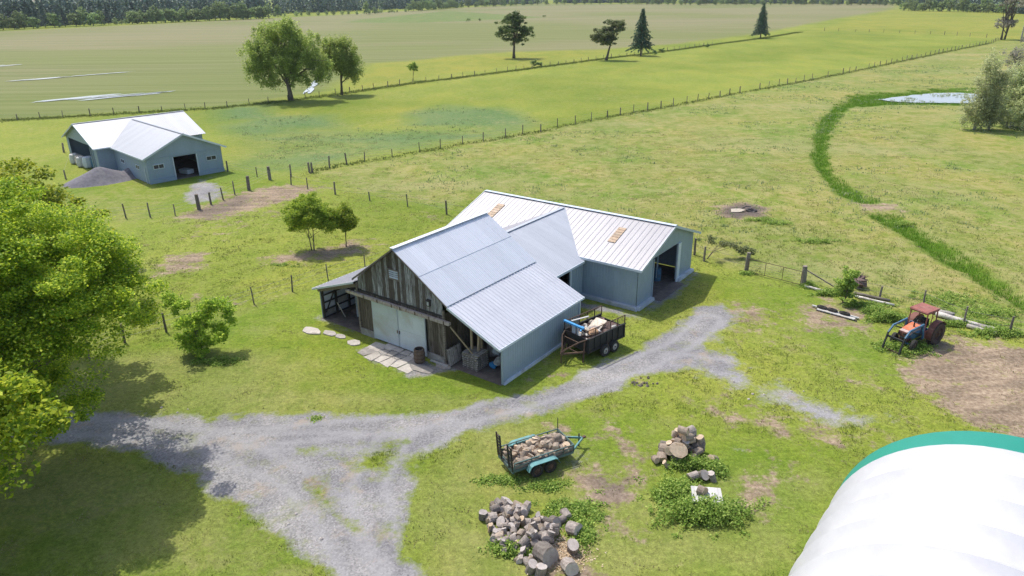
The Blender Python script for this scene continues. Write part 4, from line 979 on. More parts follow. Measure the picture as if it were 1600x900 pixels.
build_tree('leaning_tree', 'sparse grey green tree leaning right beside the tall spruce', 'tree', G(947, 94), 12,
  [(0, 0, 7.4, 3.4, 3.2, 3.0), (3.2, 0, 9.6, 2.6, 2.4, 2.2), (-2.6, 0, 6.2, 2.4, 2.2, 2.4), (1.5, 0, 10.2, 2.8, 2.4, 1.8), (4.6, 0, 8.2, 1.3, 1.3, 1.6), (.5, 0, 5.4, 2.6, 2.4, 1.8)], 190, 15000, .9, .42, 'dull', .4, 34, limbs=18, shell=.45, lean=(1.5, 0))
build_tree('young_tree', 'thin young tree by the field fence', 'tree', G(646, 126), 4.1,
  [(0, 0, 2.9, 1.3, 1.2, 1.2)], 40, 1800, .45, .28, 'bush', .06, 35, limbs=6)
def conifer(label, base, h, w_, seed, bare=.19):
    rg_ = np.random.default_rng(seed); root = thing('spruce_tree', label, 'tree', base); P = []
    tb = MB(); tb.tube([(0, 0, -.1), (0, 0, h*.5), (0, 0, h*.97)], [.28, .16, .03], 7)
    z = h*bare
    while z < h*.985:
        t = (z-h*bare)/(h*(1-bare)); R1 = w_/2*(1-t)**.85*rg_.uniform(.8, 1.12)+.15; nb = int(9-5*t); a0 = rg_.uniform(0, 6)
        for i in range(nb):
            a = a0+2*pi*i/nb+rg_.uniform(-.3, .3); R2 = R1*rg_.uniform(.65, 1.1); n_ = int(22*R2/1.2)+6
            s = rg_.uniform(.12, 1, n_)**.8; wd = .5*(1-s)+.18
            x_ = cos(a)*R2*s+rg_.normal(0, 1, n_)*wd*.45; y_ = sin(a)*R2*s+rg_.normal(0, 1, n_)*wd*.45
            z_ = z+.12-R2*.30*s**1.5+rg_.normal(0, .09, n_); P.append(np.stack([x_, y_, z_], 1))
            tb.tube([(0, 0, z), (cos(a)*R2*.9, sin(a)*R2*.9, z-R2*.25)], [.04, .01], 4)
        z += .30+.12*(1-t)
    V, F = leaf_quads(np.concatenate(P), .42, rg_, .3, .5); put('crown', mesh_np('crown', V, F, [L['spruce']]), root)
    tb.build('trunk', M['bark'], root); return root
conifer('tall dark spruce with stepped branches, left of the two spruces', G(1001, 87), 14.2, 8.6, 41)
conifer('dark spruce standing far right of the other one on the field edge', G(1188, 60), 13.6, 8.2, 42, .16)
for i, (px, py, s_) in enumerate(((1035, 82, 1.0), (1023, 85, .8), (1106, 75, .9), (732, 34.5, 1.8), (750, 33, 1.2), (850, 28, 1.5), (833, 105, 1.3), (842, 104, 1.0))):
    build_tree('hedge_bush', 'low dark bush dotted along the field edge', 'bush', G(px, py), s_*1.5, [(0, 0, s_*.7, s_, s_*.8, s_*.7)], 12, 500, s_*.4, .35, 'oak', .05, 50+i, group='low bushes on the field edge', limbs=3)
# birch clump at the right edge, bare trees behind
def birch(label, px, py, h, w_, seed, n, lean=0.0, mat='birch'):
    e = [(lean*.6, 0, h*.52, w_*.42, w_*.42, h*.36), (lean*.9, 0, h*.78, w_*.36, w_*.36, h*.2), (-w_*.15+lean*.3, 0, h*.3, w_*.46, w_*.42, h*.24), (w_*.2, 0, h*.2, w_*.4, w_*.4, h*.16)]
    return build_tree('birch_tree', label, 'tree', G(px, py), h, e, int(n/55), n, .6, .24, mat, .13, seed, limbs=20, stems=2, bark='birchbark', shell=.25, full=True, flat=1.1, drop=.25, lean=(lean, 0), fork=.12)
birch('leftmost grey green birch of the clump beside the pond', 1522, 203, 11.6, 4.6, 61, 12000, .5)
birch('leafy birch in the middle of the clump by the pond', 1545, 203, 9.6, 4.4, 62, 10000, .2)
birch('tall thin birch at the right edge of the frame', 1580, 197, 14.2, 4.8, 63, 9000, .8, 'birch')
birch('birch leaning at the far right of the pond clump', 1606, 198, 14.0, 5.2, 64, 11000, .3)
birch('grey birch filling the gap in the pond clump', 1571, 198, 9.8, 4.6, 71, 11000, .2)
birch('greenish birch low at the right edge beside the pond clump', 1597, 203, 8.0, 4.8, 72, 9000, .1)
birch('short birch hidden behind the pond clump', 1562, 190, 12.6, 4.4, 65, 7000, .1, 'bare')
tb = thing('leaning_dead_trunk', 'bare pale trunk leaning right inside the birch clump', 'trunk', G(1577, 200)); MB().tube([(0, 0, 0), (.9, .4, 5), (1.7, .6, 10)], [.13, .1, .04], 7).build('trunk', M['birchbark'], tb)
build_tree('grey_field_tree', 'thin grey tree with a dark lower crown at the top right corner', 'tree', G(1567, 62), 20,
  [(0, 0, 5.5, 3.6, 3.4, 3.4), (1, 0, 15, 5, 5, 5.0)], 150, 9000, 1.0, .5, 'bare', .5, 66, limbs=30, shell=.3, stems=2, fork=.1)
build_tree('grey_field_tree', 'second thin grey tree cut by the right edge of the frame', 'tree', G(1596, 65), 20,
  [(0, 0, 15, 5, 5, 5.0)], 90, 6000, 1.0, .5, 'bare', .5, 67, limbs=30, shell=.3, stems=2, bark='birchbark')
build_tree('fence_bush', 'upright green bush growing beside the birch logs at the pasture fence', 'bush', G(1318, 473), 2.7,
  [(0, 0, 1.2, .75, .75, 1.0), (.1, 0, 2.1, .5, .5, .6), (.1, -.1, .5, .8, .8, .45)], 60, 6000, .26, .13, 'bush', .05, 68, limbs=8, stems=3, shell=.3)
build_tree('scrub_bush', 'thin grey green scrub bush behind the long barn corner', 'bush', G(1104, 404), 2.0,
  [(0, 0, 1.6, .8, .5, .45), (1.8, .2, 1.0, 1.0, .5, .5), (3.0, .0, .6, .9, .5, .4)], 45, 2600, .3, .12, 'dull', .05, 69, limbs=6, stems=2, shell=.3)

# ------------------------------------------------------------------ forest edge: every tree its own object, meshes shared between copies
def proto_crown(seed, h, w_, n, leaf, mat, con=False):
    rg_ = np.random.default_rng(seed)
    if con:
        z = rg_.uniform(.08, 1, n)**.8; r = (1-z)**.8*w_/2*rg_.uniform(.5, 1.05, n); a = rg_.uniform(0, 2*pi, n); P = np.stack([r*np.cos(a), r*np.sin(a), z*h-r*.3], 1)
    else:
        e = [(0, 0, h*.60, w_*.42, w_*.42, h*.36), (w_*.18, 0, h*.45, w_*.34, w_*.3, h*.28), (-w_*.2, .1, h*.38, w_*.33, w_*.3, h*.28), (0, w_*.1, h*.2, w_*.4, w_*.4, h*.18)]
        c, P = crown_points(e, 42, n, w_*.13, rg_, .8, .6)
    V, F = leaf_quads(P, leaf, rg_, .5, .8)
    tb = MB().tube([(0, 0, -.1), (0, 0, h*.7)], [w_*.03, w_*.012], 6)
    return mesh_np('crown', V, F, [L[mat]]), tb.mesh('trunk', M['bark'])
PR = [proto_crown(101+i, 10+i % 3*2, 9+i % 2*2, 2000, .85, 'forest') for i in range(4)]
PD = [proto_crown(111+i, 15, 8, 1500, .8, 'forestdark', i % 2 == 0) for i in range(4)]
PS = [proto_crown(121+i, 4.5, 5, 700, .5, 'forest') for i in range(3)]
fr = random.Random(9)
def forest_row(line, step, protos, h0, h1, jit, nm, label, cat, group, wfac=1.0):
    P = [G(x_, y_) for x_, y_ in line]
    carry = 0
    for a, b in zip(P, P[1:]):
        Ld = (b-a).length; d = (b-a)/Ld; nrm = Vector((-d.y, d.x, 0)); t = carry
        while t < Ld:
            p = a+d*t+nrm*fr.uniform(-jit, jit); cm, tm = fr.choice(protos); s = fr.uniform(h0, h1)
            r = thing(nm, label, cat, p, fr.uniform(0, 6.28), group); r.scale = (s*wfac, s*wfac, s*fr.uniform(.9, 1.15))
            put('crown', cm, r); put('trunk', tm, r)
            t += step*fr.uniform(.7, 1.3)
        carry = t-Ld
forest_row([(-60, 50), (0, 47), (100, 42), (180, 38.5)], 5.5, PR+PD[:1], .75, 1.0, 2, 'woodland_tree', 'dark woodland tree on the forest edge at the far left of the field', 'tree', 'dark trees of the far left woods')
forest_row([(180, 39), (212, 37.5)], 5, PS, .8, 1.1, 2, 'woodland_shrub', 'low bright shrub before the woods at the far left', 'shrub', 'bright shrubs before the left woods')
forest_row([(208, 37.5), (300, 33.5), (420, 28.8)], 4.2, PR, .78, 1.08, 2, 'hedgerow_tree', 'rounded green tree of the thick hedgerow behind the two fence trees', 'tree', 'rounded hedgerow trees')
forest_row([(425, 26.5), (480, 24.5), (560, 23), (640, 18.5)], 8, PS+PR[:1], .5, 1.1, 6, 'woodland_shrub', 'green shrub standing before the distant woods', 'shrub', 'shrubs before the distant woods')
forest_row([(640, 17.8), (712, 12.5)], 7, PR, .65, .9, 3, 'hedgerow_tree', 'green tree at the left end of the distant tree line', 'tree', 'trees along the distant tree line')
forest_row([(712, 12.8), (830, 7.8), (985, 6.5)], 12, PR, .7, .95, 3, 'hedgerow_tree', 'green tree of the distant line above the middle of the field', 'tree', 'trees along the distant tree line')
forest_row([(990, 7), (1100, 8.2), (1250, 7.8), (1420, 9)], 8, PR, .6, .95, 4, 'hedgerow_tree', 'green tree of the distant line above the right side of the field', 'tree', 'trees along the distant tree line')
forest_row([(1412, 16.5), (1440, 17.5), (1500, 18.8), (1565, 20.5), (1640, 22)], 4.2, PR, .6, .85, 2.5, 'woodland_tree', 'bright bushy tree on the woodland edge at the upper right', 'tree', 'bright trees of the upper right woods')
# the woods behind, one mass
rw_ = np.random.default_rng(77); Vs = []; Fs = []; off = 0
def wood_strip(line, depth, n, hmin, hmax, skip=()):
    global off
    P = [np.array(G(x_, y_)[:2]) for x_, y_ in line]
    ln = np.array([np.linalg.norm(b-a) for a, b in zip(P, P[1:])]); 
    for i in range(n):
        k_ = rw_.choice(len(ln), p=ln/ln.sum()); a, b = P[k_], P[k_+1]; d = (b-a)/ln[k_]; nr = np.array([-d[1], d[0]]); nr = nr if nr[1] > 0 else -nr
        q = a+(b-a)*rw_.uniform()+nr*rw_.uniform(0, 1)**1.3*depth; h = rw_.uniform(hmin, hmax); w2 = rw_.uniform(3, 5)
        m_ = 130; t = rw_.uniform(0, 1, m_); con = rw_.uniform() < .5
        r = (w2*(1-t)**.8 if con else w2*np.sqrt(np.clip(1-(2*t-1)**2, .05, 1)))*rw_.uniform(.6, 1.05, m_); an = rw_.uniform(0, 2*pi, m_)
        C3 = np.stack([q[0]+r*np.cos(an), q[1]+r*np.sin(an), .5+t*h], 1); V, F = leaf_quads(C3, 1.9, rw_, .3, .8); Vs.append(V); Fs.append(F+off); off += len(V)
wood_strip([(-250, 55), (0, 44.5), (100, 39.5), (210, 34), (420, 25)], 55, 420, 13, 20)
wood_strip([(400, 22.5), (500, 19.5), (600, 15.5), (720, 9.5), (860, 5.5), (980, 4.5)], 60, 480, 13, 19)
wood_strip([(960, 4.5), (1150, 6), (1420, 7)], 60, 300, 14, 22)
wood_strip([(1410, 10), (1500, 13), (1600, 15.5), (1760, 22)], 60, 260, 12, 18)
tag(put('forest', mesh_np('forest', np.concatenate(Vs), np.concatenate(Fs), [L['forestdark']])), 'dark distant woods closing the view behind the fields', 'forest', kind='stuff')
# rank weeds round the log heaps, tractor and fence
Vs = []; Fs = []; off = 0
def weeds(px, py, rx, ry, n, hgt, leaf=.10, seed=0):
    global off
    r_ = np.random.default_rng(seed+300); c = G(px, py); m_ = n//30; cx = c.x+r_.normal(0, .5, m_)*rx; cy = c.y+r_.normal(0, .5, m_)*ry
    ch = hgt*r_.uniform(.4, 1.1, m_)*np.exp(-(((cx-c.x)/rx)**2+((cy-c.y)/ry)**2)*.6); i = r_.integers(0, m_, n)
    P = np.stack([cx[i]+r_.normal(0, .12, n), cy[i]+r_.normal(0, .12, n), r_.uniform(.02, 1, n)**.8*ch[i]], 1); V, F = leaf_quads(P, leaf, r_, .6, .7); Vs.append(V); Fs.append(F+off); off += len(V)
W_ = [(1100, 805, 1.9, .8, 9000, .75), (1060, 770, 1.0, .8, 4000, .5), (1080, 728, .9, .4, 3000, .55), (1115, 735, .5, .5, 1800, .5), (895, 800, 1.1, .8, 3200, .22), (910, 835, .5, .9, 2200, .28), (800, 858, .9, .4, 3500, .4), (850, 760, .8, .4, 1300, .15),
      (790, 750, 1.2, .3, 1500, .15), (1415, 545, 1.5, .9, 5500, .45), (1385, 500, 1.3, .35, 4500, .7), (1365, 488, .9, .4, 2500, .6), (1350, 478, 1.4, .3, 2500, .4), (1300, 460, 1.2, .4, 2500, .5), (1500, 508, 2.6, .3, 4000, .35), (1560, 522, 1.6, .5, 4000, .5), (1262, 448, .5, .3, 1500, .45), (1165, 428, .5, .2, 900, .25),
      (1190, 345, 1.6, .5, 1600, .4), (1280, 378, 2.2, .6, 1800, .4), (1212, 350, 1.4, .5, 900, .3), (1480, 470, 3.0, 1.6, 3500, .3), (1540, 490, 2.2, 1.0, 2500, .4), (340, 565, 1.2, .4, 1500, .3), (440, 415, .0001+.9, .3, 500, .2), (1410, 350, 1.6, .5, 800, .4), (495, 655, .3, .2, 200, .1)]
for i, a in enumerate(W_): weeds(*a, seed=i)
tag(put('weeds', mesh_np('weeds', np.concatenate(Vs), np.concatenate(Fs), [L['weed']])), 'lush leafy weeds round the log heaps, the tractor and the fence', 'weeds', kind='stuff')
# ------------------------------------------------------------------ fences
_pm = {}
def post_mesh(h, r):
    key = (round(h, 1), round(r, 2))
    if key not in _pm: _pm[key] = MB().tube([(0, 0, -.1), (.01, .01, h*.6), (0, 0, h)], [r*1.05, r, r*.9], 7).mesh('post', M['post'])
    return _pm[key]
fp = random.Random(3)
def fence(pts, label, h=1.2, r=.07, spacing=None, wires=(.45, .8, 1.1), thick=(), name='wire_fence'):
    P = [G(x, y) for x, y in pts]
    if spacing:
        Q = []; carry = 0
        for a, b in zip(P, P[1:]):
            Ld = (b-a).length; t = carry
            while t < Ld: Q.append(a+(b-a)*(t/Ld)); t += spacing*fp.uniform(.85, 1.15)
            carry = t-Ld
        P = Q
    root = thing(name, label, 'fence', P[0])
    tops = []
    for i, p in enumerate(P):
        hh = h*fp.choice((.8, .95, 1.0, 1.08)); rr = r*fp.choice((.75, .9, 1.25))
        if i in thick: hh, rr = h*1.15, r*2.3
        o = put('post', post_mesh(hh, rr), root); o.location = p-P[0]; o.rotation_euler = (fp.uniform(-.06, .06), fp.uniform(-.06, .06), fp.uniform(0, 3)); tops.append(p-P[0])
    for z in wires:
        mb = MB()
        for a, b in zip(tops, tops[1:]): mb.bar(a+Vector((0, 0, z)), b+Vector((0, 0, z)), .012, .012)
        mb.build('wire', M['wire'], root)
    return root
fence(FIELD_EDGE[:12], 'long post and wire fence along the ploughed field from the far barn to the spruces', spacing=3.8, r=.08, wires=(.5, 1.0))
fence(PASTURE_EDGE, 'post and wire fence running diagonally between the green field and the grazed pasture', h=1.35, r=.08, wires=(.5, .85, 1.15))
fence([(1384, 101.5), (1470, 83), (1550, 67), (1564, 62)], 'far end of the diagonal pasture fence reaching the grey trees', spacing=4.2, h=1.3, r=.09, wires=(.6, 1.1))
fence([(1288, 48.5), (1350, 50), (1450, 53), (1560, 60)], 'faint fence crossing the farthest green field at the upper right', spacing=7, h=1.5, r=.09, wires=(1.0,))
fence([(356, 268), (402, 276), (422, 281), (389, 297), (367, 304), (349, 312.5), (330, 319.5), (311, 327), (274, 337), (235, 339.5), (197, 341), (150, 345)], 'paddock fence curving past the far barn doorway', h=1.35, r=.08, thick=(2, 3, 7))
fence([(455, 289), (481, 295.5), (524, 304), (578, 313.5), (637, 322.5), (698, 335), (735, 343)], 'short row of thin posts above the paired paddock trees', h=1.3, r=.075, wires=(.6, 1.1))
fence([(422, 281), (455, 276), (484, 270), (488, 269)], 'gateway posts beside the thick corner post of the paddock', h=1.35, r=.1, wires=(1.1,))
fence([(103, 280), (112, 252), (100, 238)], 'leaning posts at the open end of the far barn', h=1.35, r=.1, wires=(1.0,))
fence([(140, 560), (195, 535), (260, 518.5), (397, 475), (457, 456), (513, 438), (571, 423), (640, 400)], 'paddock fence behind the lean-to of the old barn', h=1.35, r=.06, wires=(.4, .75, 1.1))
fence([(1085, 398), (1100, 408), (1166, 424)], 'short fence from the long barn corner to the wire gate', h=1.3, r=.07, thick=(2,), wires=(.5, 1.0))
fence([(1255, 446), (1374, 467), (1442, 480), (1505, 508), (1577, 522), (1660, 545)], 'fence of grey posts behind the old tractor', h=1.3, r=.08, thick=(0,), wires=(.5, 1.0))
g0, g1 = G(1168, 426), G(1250, 447); gt = thing('wire_gate', 'rusty wire mesh gate between two thick posts near the long barn', 'gate', g0); d = g1-g0
gm = MB()
for z in (.12, 1.12): gm.bar((0, 0, z), (d.x, d.y, z), .03, .03)
for t in (0, .33, .66, 1): gm.bar((d.x*t, d.y*t, .1), (d.x*t, d.y*t, 1.14), .03, .03)
gm.build('gate_frame', M['rust'], gt)
for z in (.3, .5, .7, .9): MB().bar((0, 0, z), (d.x, d.y, z), .008, .008).build('wire', M['wire'], gt)
p0, p1 = G(1258, 440), G(1300, 452); bo = tag(MB().bar((0, 0, .9), (p1.x-p0.x+.2, p1.y-p0.y, .15), .07, .07).build('brace_rail', M['oldwood'], None, loc=p0), 'slanting brace rail behind the gate post', 'rail')

# ------------------------------------------------------------------ logs
def log_mesh(r, l, seed, split=False, mats=('logbark', 'logend', 'logsplit')):
    rg = random.Random(seed); n = 15; mb = MB()
    if not split:
        for e_ in (0, 1): pass
        pr = [1+.09*sin(2*pi*k/n*2+seed)+rg.uniform(-.045, .045) for k in range(n)]; t1, t2 = rg.uniform(-.12, .12), rg.uniform(-.12, .12)
        vs = [(r*pr[k]*cos(2*pi*k/n)*(1 if e_ else 1.06), r*pr[k]*sin(2*pi*k/n), (e_-.5)*l+(t1 if e_ else t2)*pr[k]*r*2*cos(2*pi*k/n+seed)+rg.uniform(-.012, .012)) for e_ in (0, 1) for k in range(n)]
        mb.add(vs, [(k, (k+1) % n, n+(k+1) % n, n+k) for k in range(n)], 0); mb.f += [tuple(range(n))[::-1], tuple(range(n, 2*n))]; mb.mi += [1, 1]
    else:
        arc = [(0, 0)]+[(r*cos(a)*rg.uniform(.92, 1.08), r*sin(a)*rg.uniform(.92, 1.08)) for a in [i*1.9/4 for i in range(5)]]; m_ = len(arc)
        vs = [(x-.3*r, y-.4*r, (e_-.5)*l) for e_ in (0, 1) for x, y in arc]
        mb.add(vs, [], 0)
        for k in range(m_):
            mb.f.append((k, (k+1) % m_, m_+(k+1) % m_, m_+k)); mb.mi.append(2 if k in (0, m_-1) else 0)
        mb.f += [tuple(range(m_))[::-1], tuple(range(m_, 2*m_))]; mb.mi += [1, 1]
    return mb.mesh('log', [M[x] for x in mats])
GB = ('greylogbark', 'greylogend', 'greylogend')
LOGS = [log_mesh(.13+.03*(i % 4), .36+.03*(i % 3), i) for i in range(8)]; SPL = [log_mesh(.22, .38, 20+i, True) for i in range(4)]
GLOG = [log_mesh(.15+.035*(i % 4), .34+.05*(i % 3), 40+i, mats=GB) for i in range(8)]; GSPL = [log_mesh(.24+.03*(i % 3), .36+.04*(i % 2), 60+i, True, mats=GB) for i in range(4)]
class Heap:
    def __init__(s, cell=.12): s.h = {}; s.c = cell
    def put(s, x, y, r):
        n = int(r/s.c)+1; ix, iy = int(round(x/s.c)), int(round(y/s.c)); ks = [(ix+i, iy+j) for i in range(-n, n+1) for j in range(-n, n+1) if (i*i+j*j)*s.c**2 <= r*r]
        v = sorted(s.h.get(k, s.base(x, y)) for k in ks); z = v[int(len(v)*.7)]
        for k in ks:
            dd = ((k[0]-ix)**2+(k[1]-iy)**2)*s.c**2; s.h[k] = max(s.h.get(k, s.base(x, y)), z+r*1.15*math.sqrt(max(0, 1-dd/(r*r*1.1))))
        return z+r*.72
    def base(s, x, y): return 0.0
def rand_rot(rg, flat=.75):
    if rg.random() < flat: return (pi/2+rg.uniform(-.35, .35), rg.uniform(-.3, .3), rg.uniform(0, 6.28))
    return (rg.uniform(-.5, .5), rg.uniform(-.5, .5), rg.uniform(0, 6.28))
def heap(center, n, pick, hp, meshes, label, cat, group, rg, size=(.85, 1.2), inv=None, mid=(0, 0), wid=(.5, .5), zmid=.4):
    for i in range(n):
        x, y = pick(rg); me, rr = rg.choice(meshes); s = rg.uniform(*size)
        z = hp.put(x, y, rr*s); o = put(me.name.split('.')[0], me); o.name = 'log'
        wx, wy = (x, y) if inv is None else inv(x, y); o.location = (center[0]+wx, center[1]+wy, z); o.rotation_euler = rand_rot(rg); o.scale = (s, s, s)
        xs = 'left' if x < mid[0]-wid[0] else ('right' if x > mid[0]+wid[0] else 'middle'); ys = 'far' if y > mid[1]+wid[1] else ('near' if y < mid[1]-wid[1] else 'central')
        zs = 'upper' if z > zmid else 'lower'; kd = 'split' if 'SPL' in me.get('kd', '') else 'round'
        tag(o, '%s %s, %s layer, %s side at the %s' % (kd, label, zs, ys, xs), cat, group)
for m_ in SPL+GSPL: m_['kd'] = 'SPL'
rg = random.Random(17)
# grey heap nearest the camera
c = G(815, 830); hp = Heap()
def pk(rg):
    a = rg.uniform(0, 2*pi); q = math.sqrt(rg.random()); x, y = q*cos(a)*1.3, q*sin(a)*1.75; return x-.3*y, y-.15
heap(c, 165, pk, hp, [(m_, .2) for m_ in GLOG]+[(m_, .17) for m_ in GSPL]*2+[(LOGS[2], .18), (SPL[1], .16), (LOGS[5], .16)], 'grey weathered log of the largest heap', 'log', 'logs of the largest grey heap', rg, (.5, .88))
for i, (px, py, s, rx, rz, mi, lb) in enumerate(((755, 811, 1.1, 0.1, .3, 0, 'grey round log at the far left of the largest heap'), (866, 822, 1.0, 1.2, .7, 3, 'grey log left of the three fallen in the weeds'),
        (877, 817, .9, pi/2, 2.2, 4, 'short log between those fallen in the weeds'), (897, 833, 1.25, 1.35, .9, 6, 'big grey log slab fallen in the weeds right of the heap'), (884, 808, .9, pi/2, .4, 5, 'pale split log behind the weeds'), (895, 862, 1.1, .3, 0, 2, 'upright grey log standing in the sawdust'),
        (890, 892, 1.15, 1.3, .3, 7, 'grey hollow log at the bottom edge of the picture'), (853, 874, 1.6, 1.35, .55, 7, 'largest hollow grey log at the lower right of the heap'), (830, 893, 1.1, .3, 1, 5, 'grey log block at the lowest end of the heap'), (845, 897, .95, .2, 2, 2, 'pale log block beside the lowest end of the heap'))):
    o = put('log', GLOG[mi]); o.location = G(px, py)+Vector((0, 0, .17*s)); o.rotation_euler = (rx, 0, rz); o.scale = (s, s, s); tag(o, lb, 'log')
# second heap with the big cut face
c = G(1066, 712); hp = Heap()
def pk2(rg):
    a = rg.uniform(0, 2*pi); q = math.sqrt(rg.random()); return q*cos(a)*.95, q*sin(a)*.75+.15
heap(c, 40, pk2, hp, [(m_, .2) for m_ in LOGS[1:5]]+[(m_, .18) for m_ in GLOG[:3]]+[(SPL[0], .2)], 'cut log of the small heap', 'log', 'logs of the small heap', rg, (.85, 1.25))
big = log_mesh(.37, .4, 90); o = put('log', big); o.location = c+Vector((-.33, -.50, .68)); o.rotation_euler = (radians(58), 0, radians(-8)); tag(o, 'widest log showing its round cut face on the front of the small heap', 'log')
for i, (px, py, s, lb) in enumerate(((1024, 722, 1.1, 'log lying at the left foot of the small heap'), (1034, 718, 1.1, 'log beside the one at the left foot of the small heap'), (1040, 730, .8, 'small log end in the weeds under the small heap'), (1112, 722, 1.1, 'log leaning at the right end of the small heap'), (1083, 748, 1.2, 'flat pale log behind the slatted crate'), (1098, 748, 1.0, 'middle log behind the slatted crate'), (1112, 750, 1.1, 'upright pale log behind the slatted crate'))):
    o = put('log', (LOGS+GLOG)[i*2 % 14]); o.location = G(px, py)+Vector((0, 0, .16)); o.rotation_euler = (rg.uniform(.2, 1.5), 0, rg.uniform(0, 6)); o.scale = (s,)*3; tag(o, lb, 'log')
# slatted crate with a stump on top
c = G(1103, 787); cr = thing('slatted_crate', 'white topped slatted crate standing in the weeds', 'crate', c, radians(-8))
for k_ in range(9): MB().box((-.55+k_*.137, 0, .46), (.131, 1.0, .03)).build('top_slat', M['white'], cr)
for y_ in (-.49, .49):
    for z_ in (.12, .27, .4): MB().box((0, y_, z_), (1.2, .03, .1)).build('side_slat', M['bluepaint'] if z_ > .3 else M['trim'], cr)
for x_ in (-.57, .57):
    for z_ in (.12, .27, .4): MB().box((x_, 0, z_), (.03, .94, .1)).build('side_slat', M['trim'], cr)
for x_ in (-.55, .55):
    for y_ in (-.44, .44): MB().box((x_*.96, y_, .22), (.07, .07, .44)).build('leg', M['trim'], cr)
o = put('log', LOGS[3]); o.location = c+Vector((-.2, .1, .58)); o.rotation_euler = (pi/2, .2, .9); o.scale = (1, 1, .9); tag(o, 'dark log lying on top of the slatted crate', 'log')

# ------------------------------------------------------------------ log trailer
def wheel(parent, loc, r, w_, axis_yaw=0, rimmat='rim', tyre='rubber'):
    t = MB().lathe((0, 0, 0), [(r*.55, -w_/2), (r*.93, -w_/2), (r, -w_*.3), (r, w_*.3), (r*.93, w_/2), (r*.55, w_/2)], 20, 'Y', True)
    wo = MB().lathe((0, 0, 0), [(.03, -w_*.42), (r*.3, -w_*.42), (r*.5, -w_*.25), (r*.58, -w_*.47), (r*.58, w_*.47), (r*.5, w_*.25), (r*.3, w_*.42), (.03, w_*.42)], 16, 'Y').build('wheel', M[rimmat], parent, loc=loc, yaw=axis_yaw)
    t.build('tyre', M[tyre], wo)
    hb = MB().lathe((0, 0, 0), [(r*.14, -w_*.55), (r*.16, w_*.55)], 8, 'Y').build('hub', M['rust'], wo)
    return wo
yt = radians(27); rr_ = G(806, 744)+Vector((-.06, -.28, 0)); lt = thing('log_trailer', 'teal twin axle trailer with upright rear ramps heaped with cut logs', 'trailer', (rr_.x, rr_.y, 0), yt)
TL, TW, TZ = 3.05, 1.45, .52     # local x forward to the hitch, local y left
fr_ = MB()
for y_ in (.03, TW-.03): fr_.bar((0, y_, TZ-.07), (TL, y_, TZ-.07), .07, .12)
for x_ in (.04, .8, 1.6, 2.4, TL-.04): fr_.bar((x_, .07, TZ-.07), (x_, TW-.07, TZ-.07), .06, .09)
fr_.build('chassis', M['tealdark'], lt)
for i in range(6): MB().box((TL/2, .13+i*.248, TZ+.02), (TL-.08, .235, .03)).build('deck_plank', M['oldwood'], lt)
for y_ in (0, TW):
    sr = MB(); sr.bar((0, y_, TZ+.34), (TL, y_, TZ+.34), .045, .045)
    for x_ in (0, .85, 1.7, 2.5, TL): sr.bar((x_, y_, TZ-.02), (x_, y_, TZ+.32), .045, .045)
    sr.bar((0, y_, TZ+.17), (TL, y_, TZ+.17), .03, .03); sr.build('side_rail', M['tealdark'], lt)
    MB().box((TL/2, y_+(.03 if y_ == 0 else -.03), TZ+.12), (TL-.05, .02, .2)).build('side_board', M['oldwood'] if y_ == 0 else M['tealdark'], lt)
fb = MB(); fb.bar((TL, 0, TZ+.34), (TL, TW, TZ+.34), .045, .045); fb.box((TL-.02, TW/2, TZ+.16), (.03, TW-.1, .26)); fb.build('front_board', M['tealdark'], lt)
MB().bar((TL, TW, TZ), (TL, TW, TZ+.95), .03, .03).build('stake', M['blacksteel'], lt)
tbar = MB()
for y_ in (.1, TW-.1): tbar.bar((TL, y_, TZ-.05), (TL+.95, TW/2, TZ-.02), .07, .09)
tbar.build('drawbar', M['teal'], lt)
MB().box((TL+1.0, TW/2, TZ), (.2, .1, .1)).build('coupling', M['rust'], lt); MB().bar((TL+.8, TW/2+.1, 0), (TL+.8, TW/2+.1, TZ+.2), .05, .05).build('jack', M['blacksteel'], lt)
for sy, y_ in ((-1, -.22), (1, TW+.22)):
    for x_ in (1.0, 1.68): wheel(lt, (x_, y_, .31), .31, .2, 0, 'rust')
    fm = MB(); P_ = [(.55, .42), (.68, .66), (.8, .72), (1.9, .72), (2.02, .66), (2.15, .42)]
    for (x0, z0), (x1, z1) in zip(P_, P_[1:]): fm.add([(x0, y_-.14, z0), (x1, y_-.14, z1), (x1, y_+.14, z1), (x0, y_+.14, z0), (x0, y_-.14, z0-.025), (x1, y_-.14, z1-.025), (x1, y_+.14, z1-.025), (x0, y_+.14, z0-.025)], [(0, 1, 2, 3), (7, 6, 5, 4), (0, 4, 5, 1), (1, 5, 6, 2), (2, 6, 7, 3), (3, 7, 4, 0)])
    fm.box((1.35, y_-sy*.13+sy*.02, .665), (1.2, .02, .1)); fm.build('fender', M['teal'], lt)
for y_ in (.18, TW-.18):
    rp = MB()
    for dy in (-.17, .17): rp.bar((-.08, y_+dy, TZ-.05), (-.16, y_+dy, TZ+1.2), .06, .06)
    for k_ in range(7): rp.bar((-.085-.01*k_, y_-.14, TZ+.08+k_*.17), (-.085-.01*k_, y_+.14, TZ+.08+k_*.17), .05, .05)
    rp.build('ramp', M['blacksteel'], lt)
MB().box((-.05, TW/2, TZ-.1), (.08, TW, .16)).build('rear_beam', M['tealdark'], lt)
class HB(Heap):
    def base(s, x, y): return TZ+.05
hp = HB(); rg = random.Random(23); ca, sa = cos(yt), sin(yt)
def pk3(rg): return rg.uniform(.2, TL-.22), rg.uniform(.2, TW-.2)+.0
def inv(x, y): return x*ca-y*sa, x*sa+y*ca
def pk3b(rg):
    x = rg.gauss(1.7, .9); return min(max(x, .18), TL-.18), min(max(rg.gauss(TW/2, .38), .15), TW-.15)
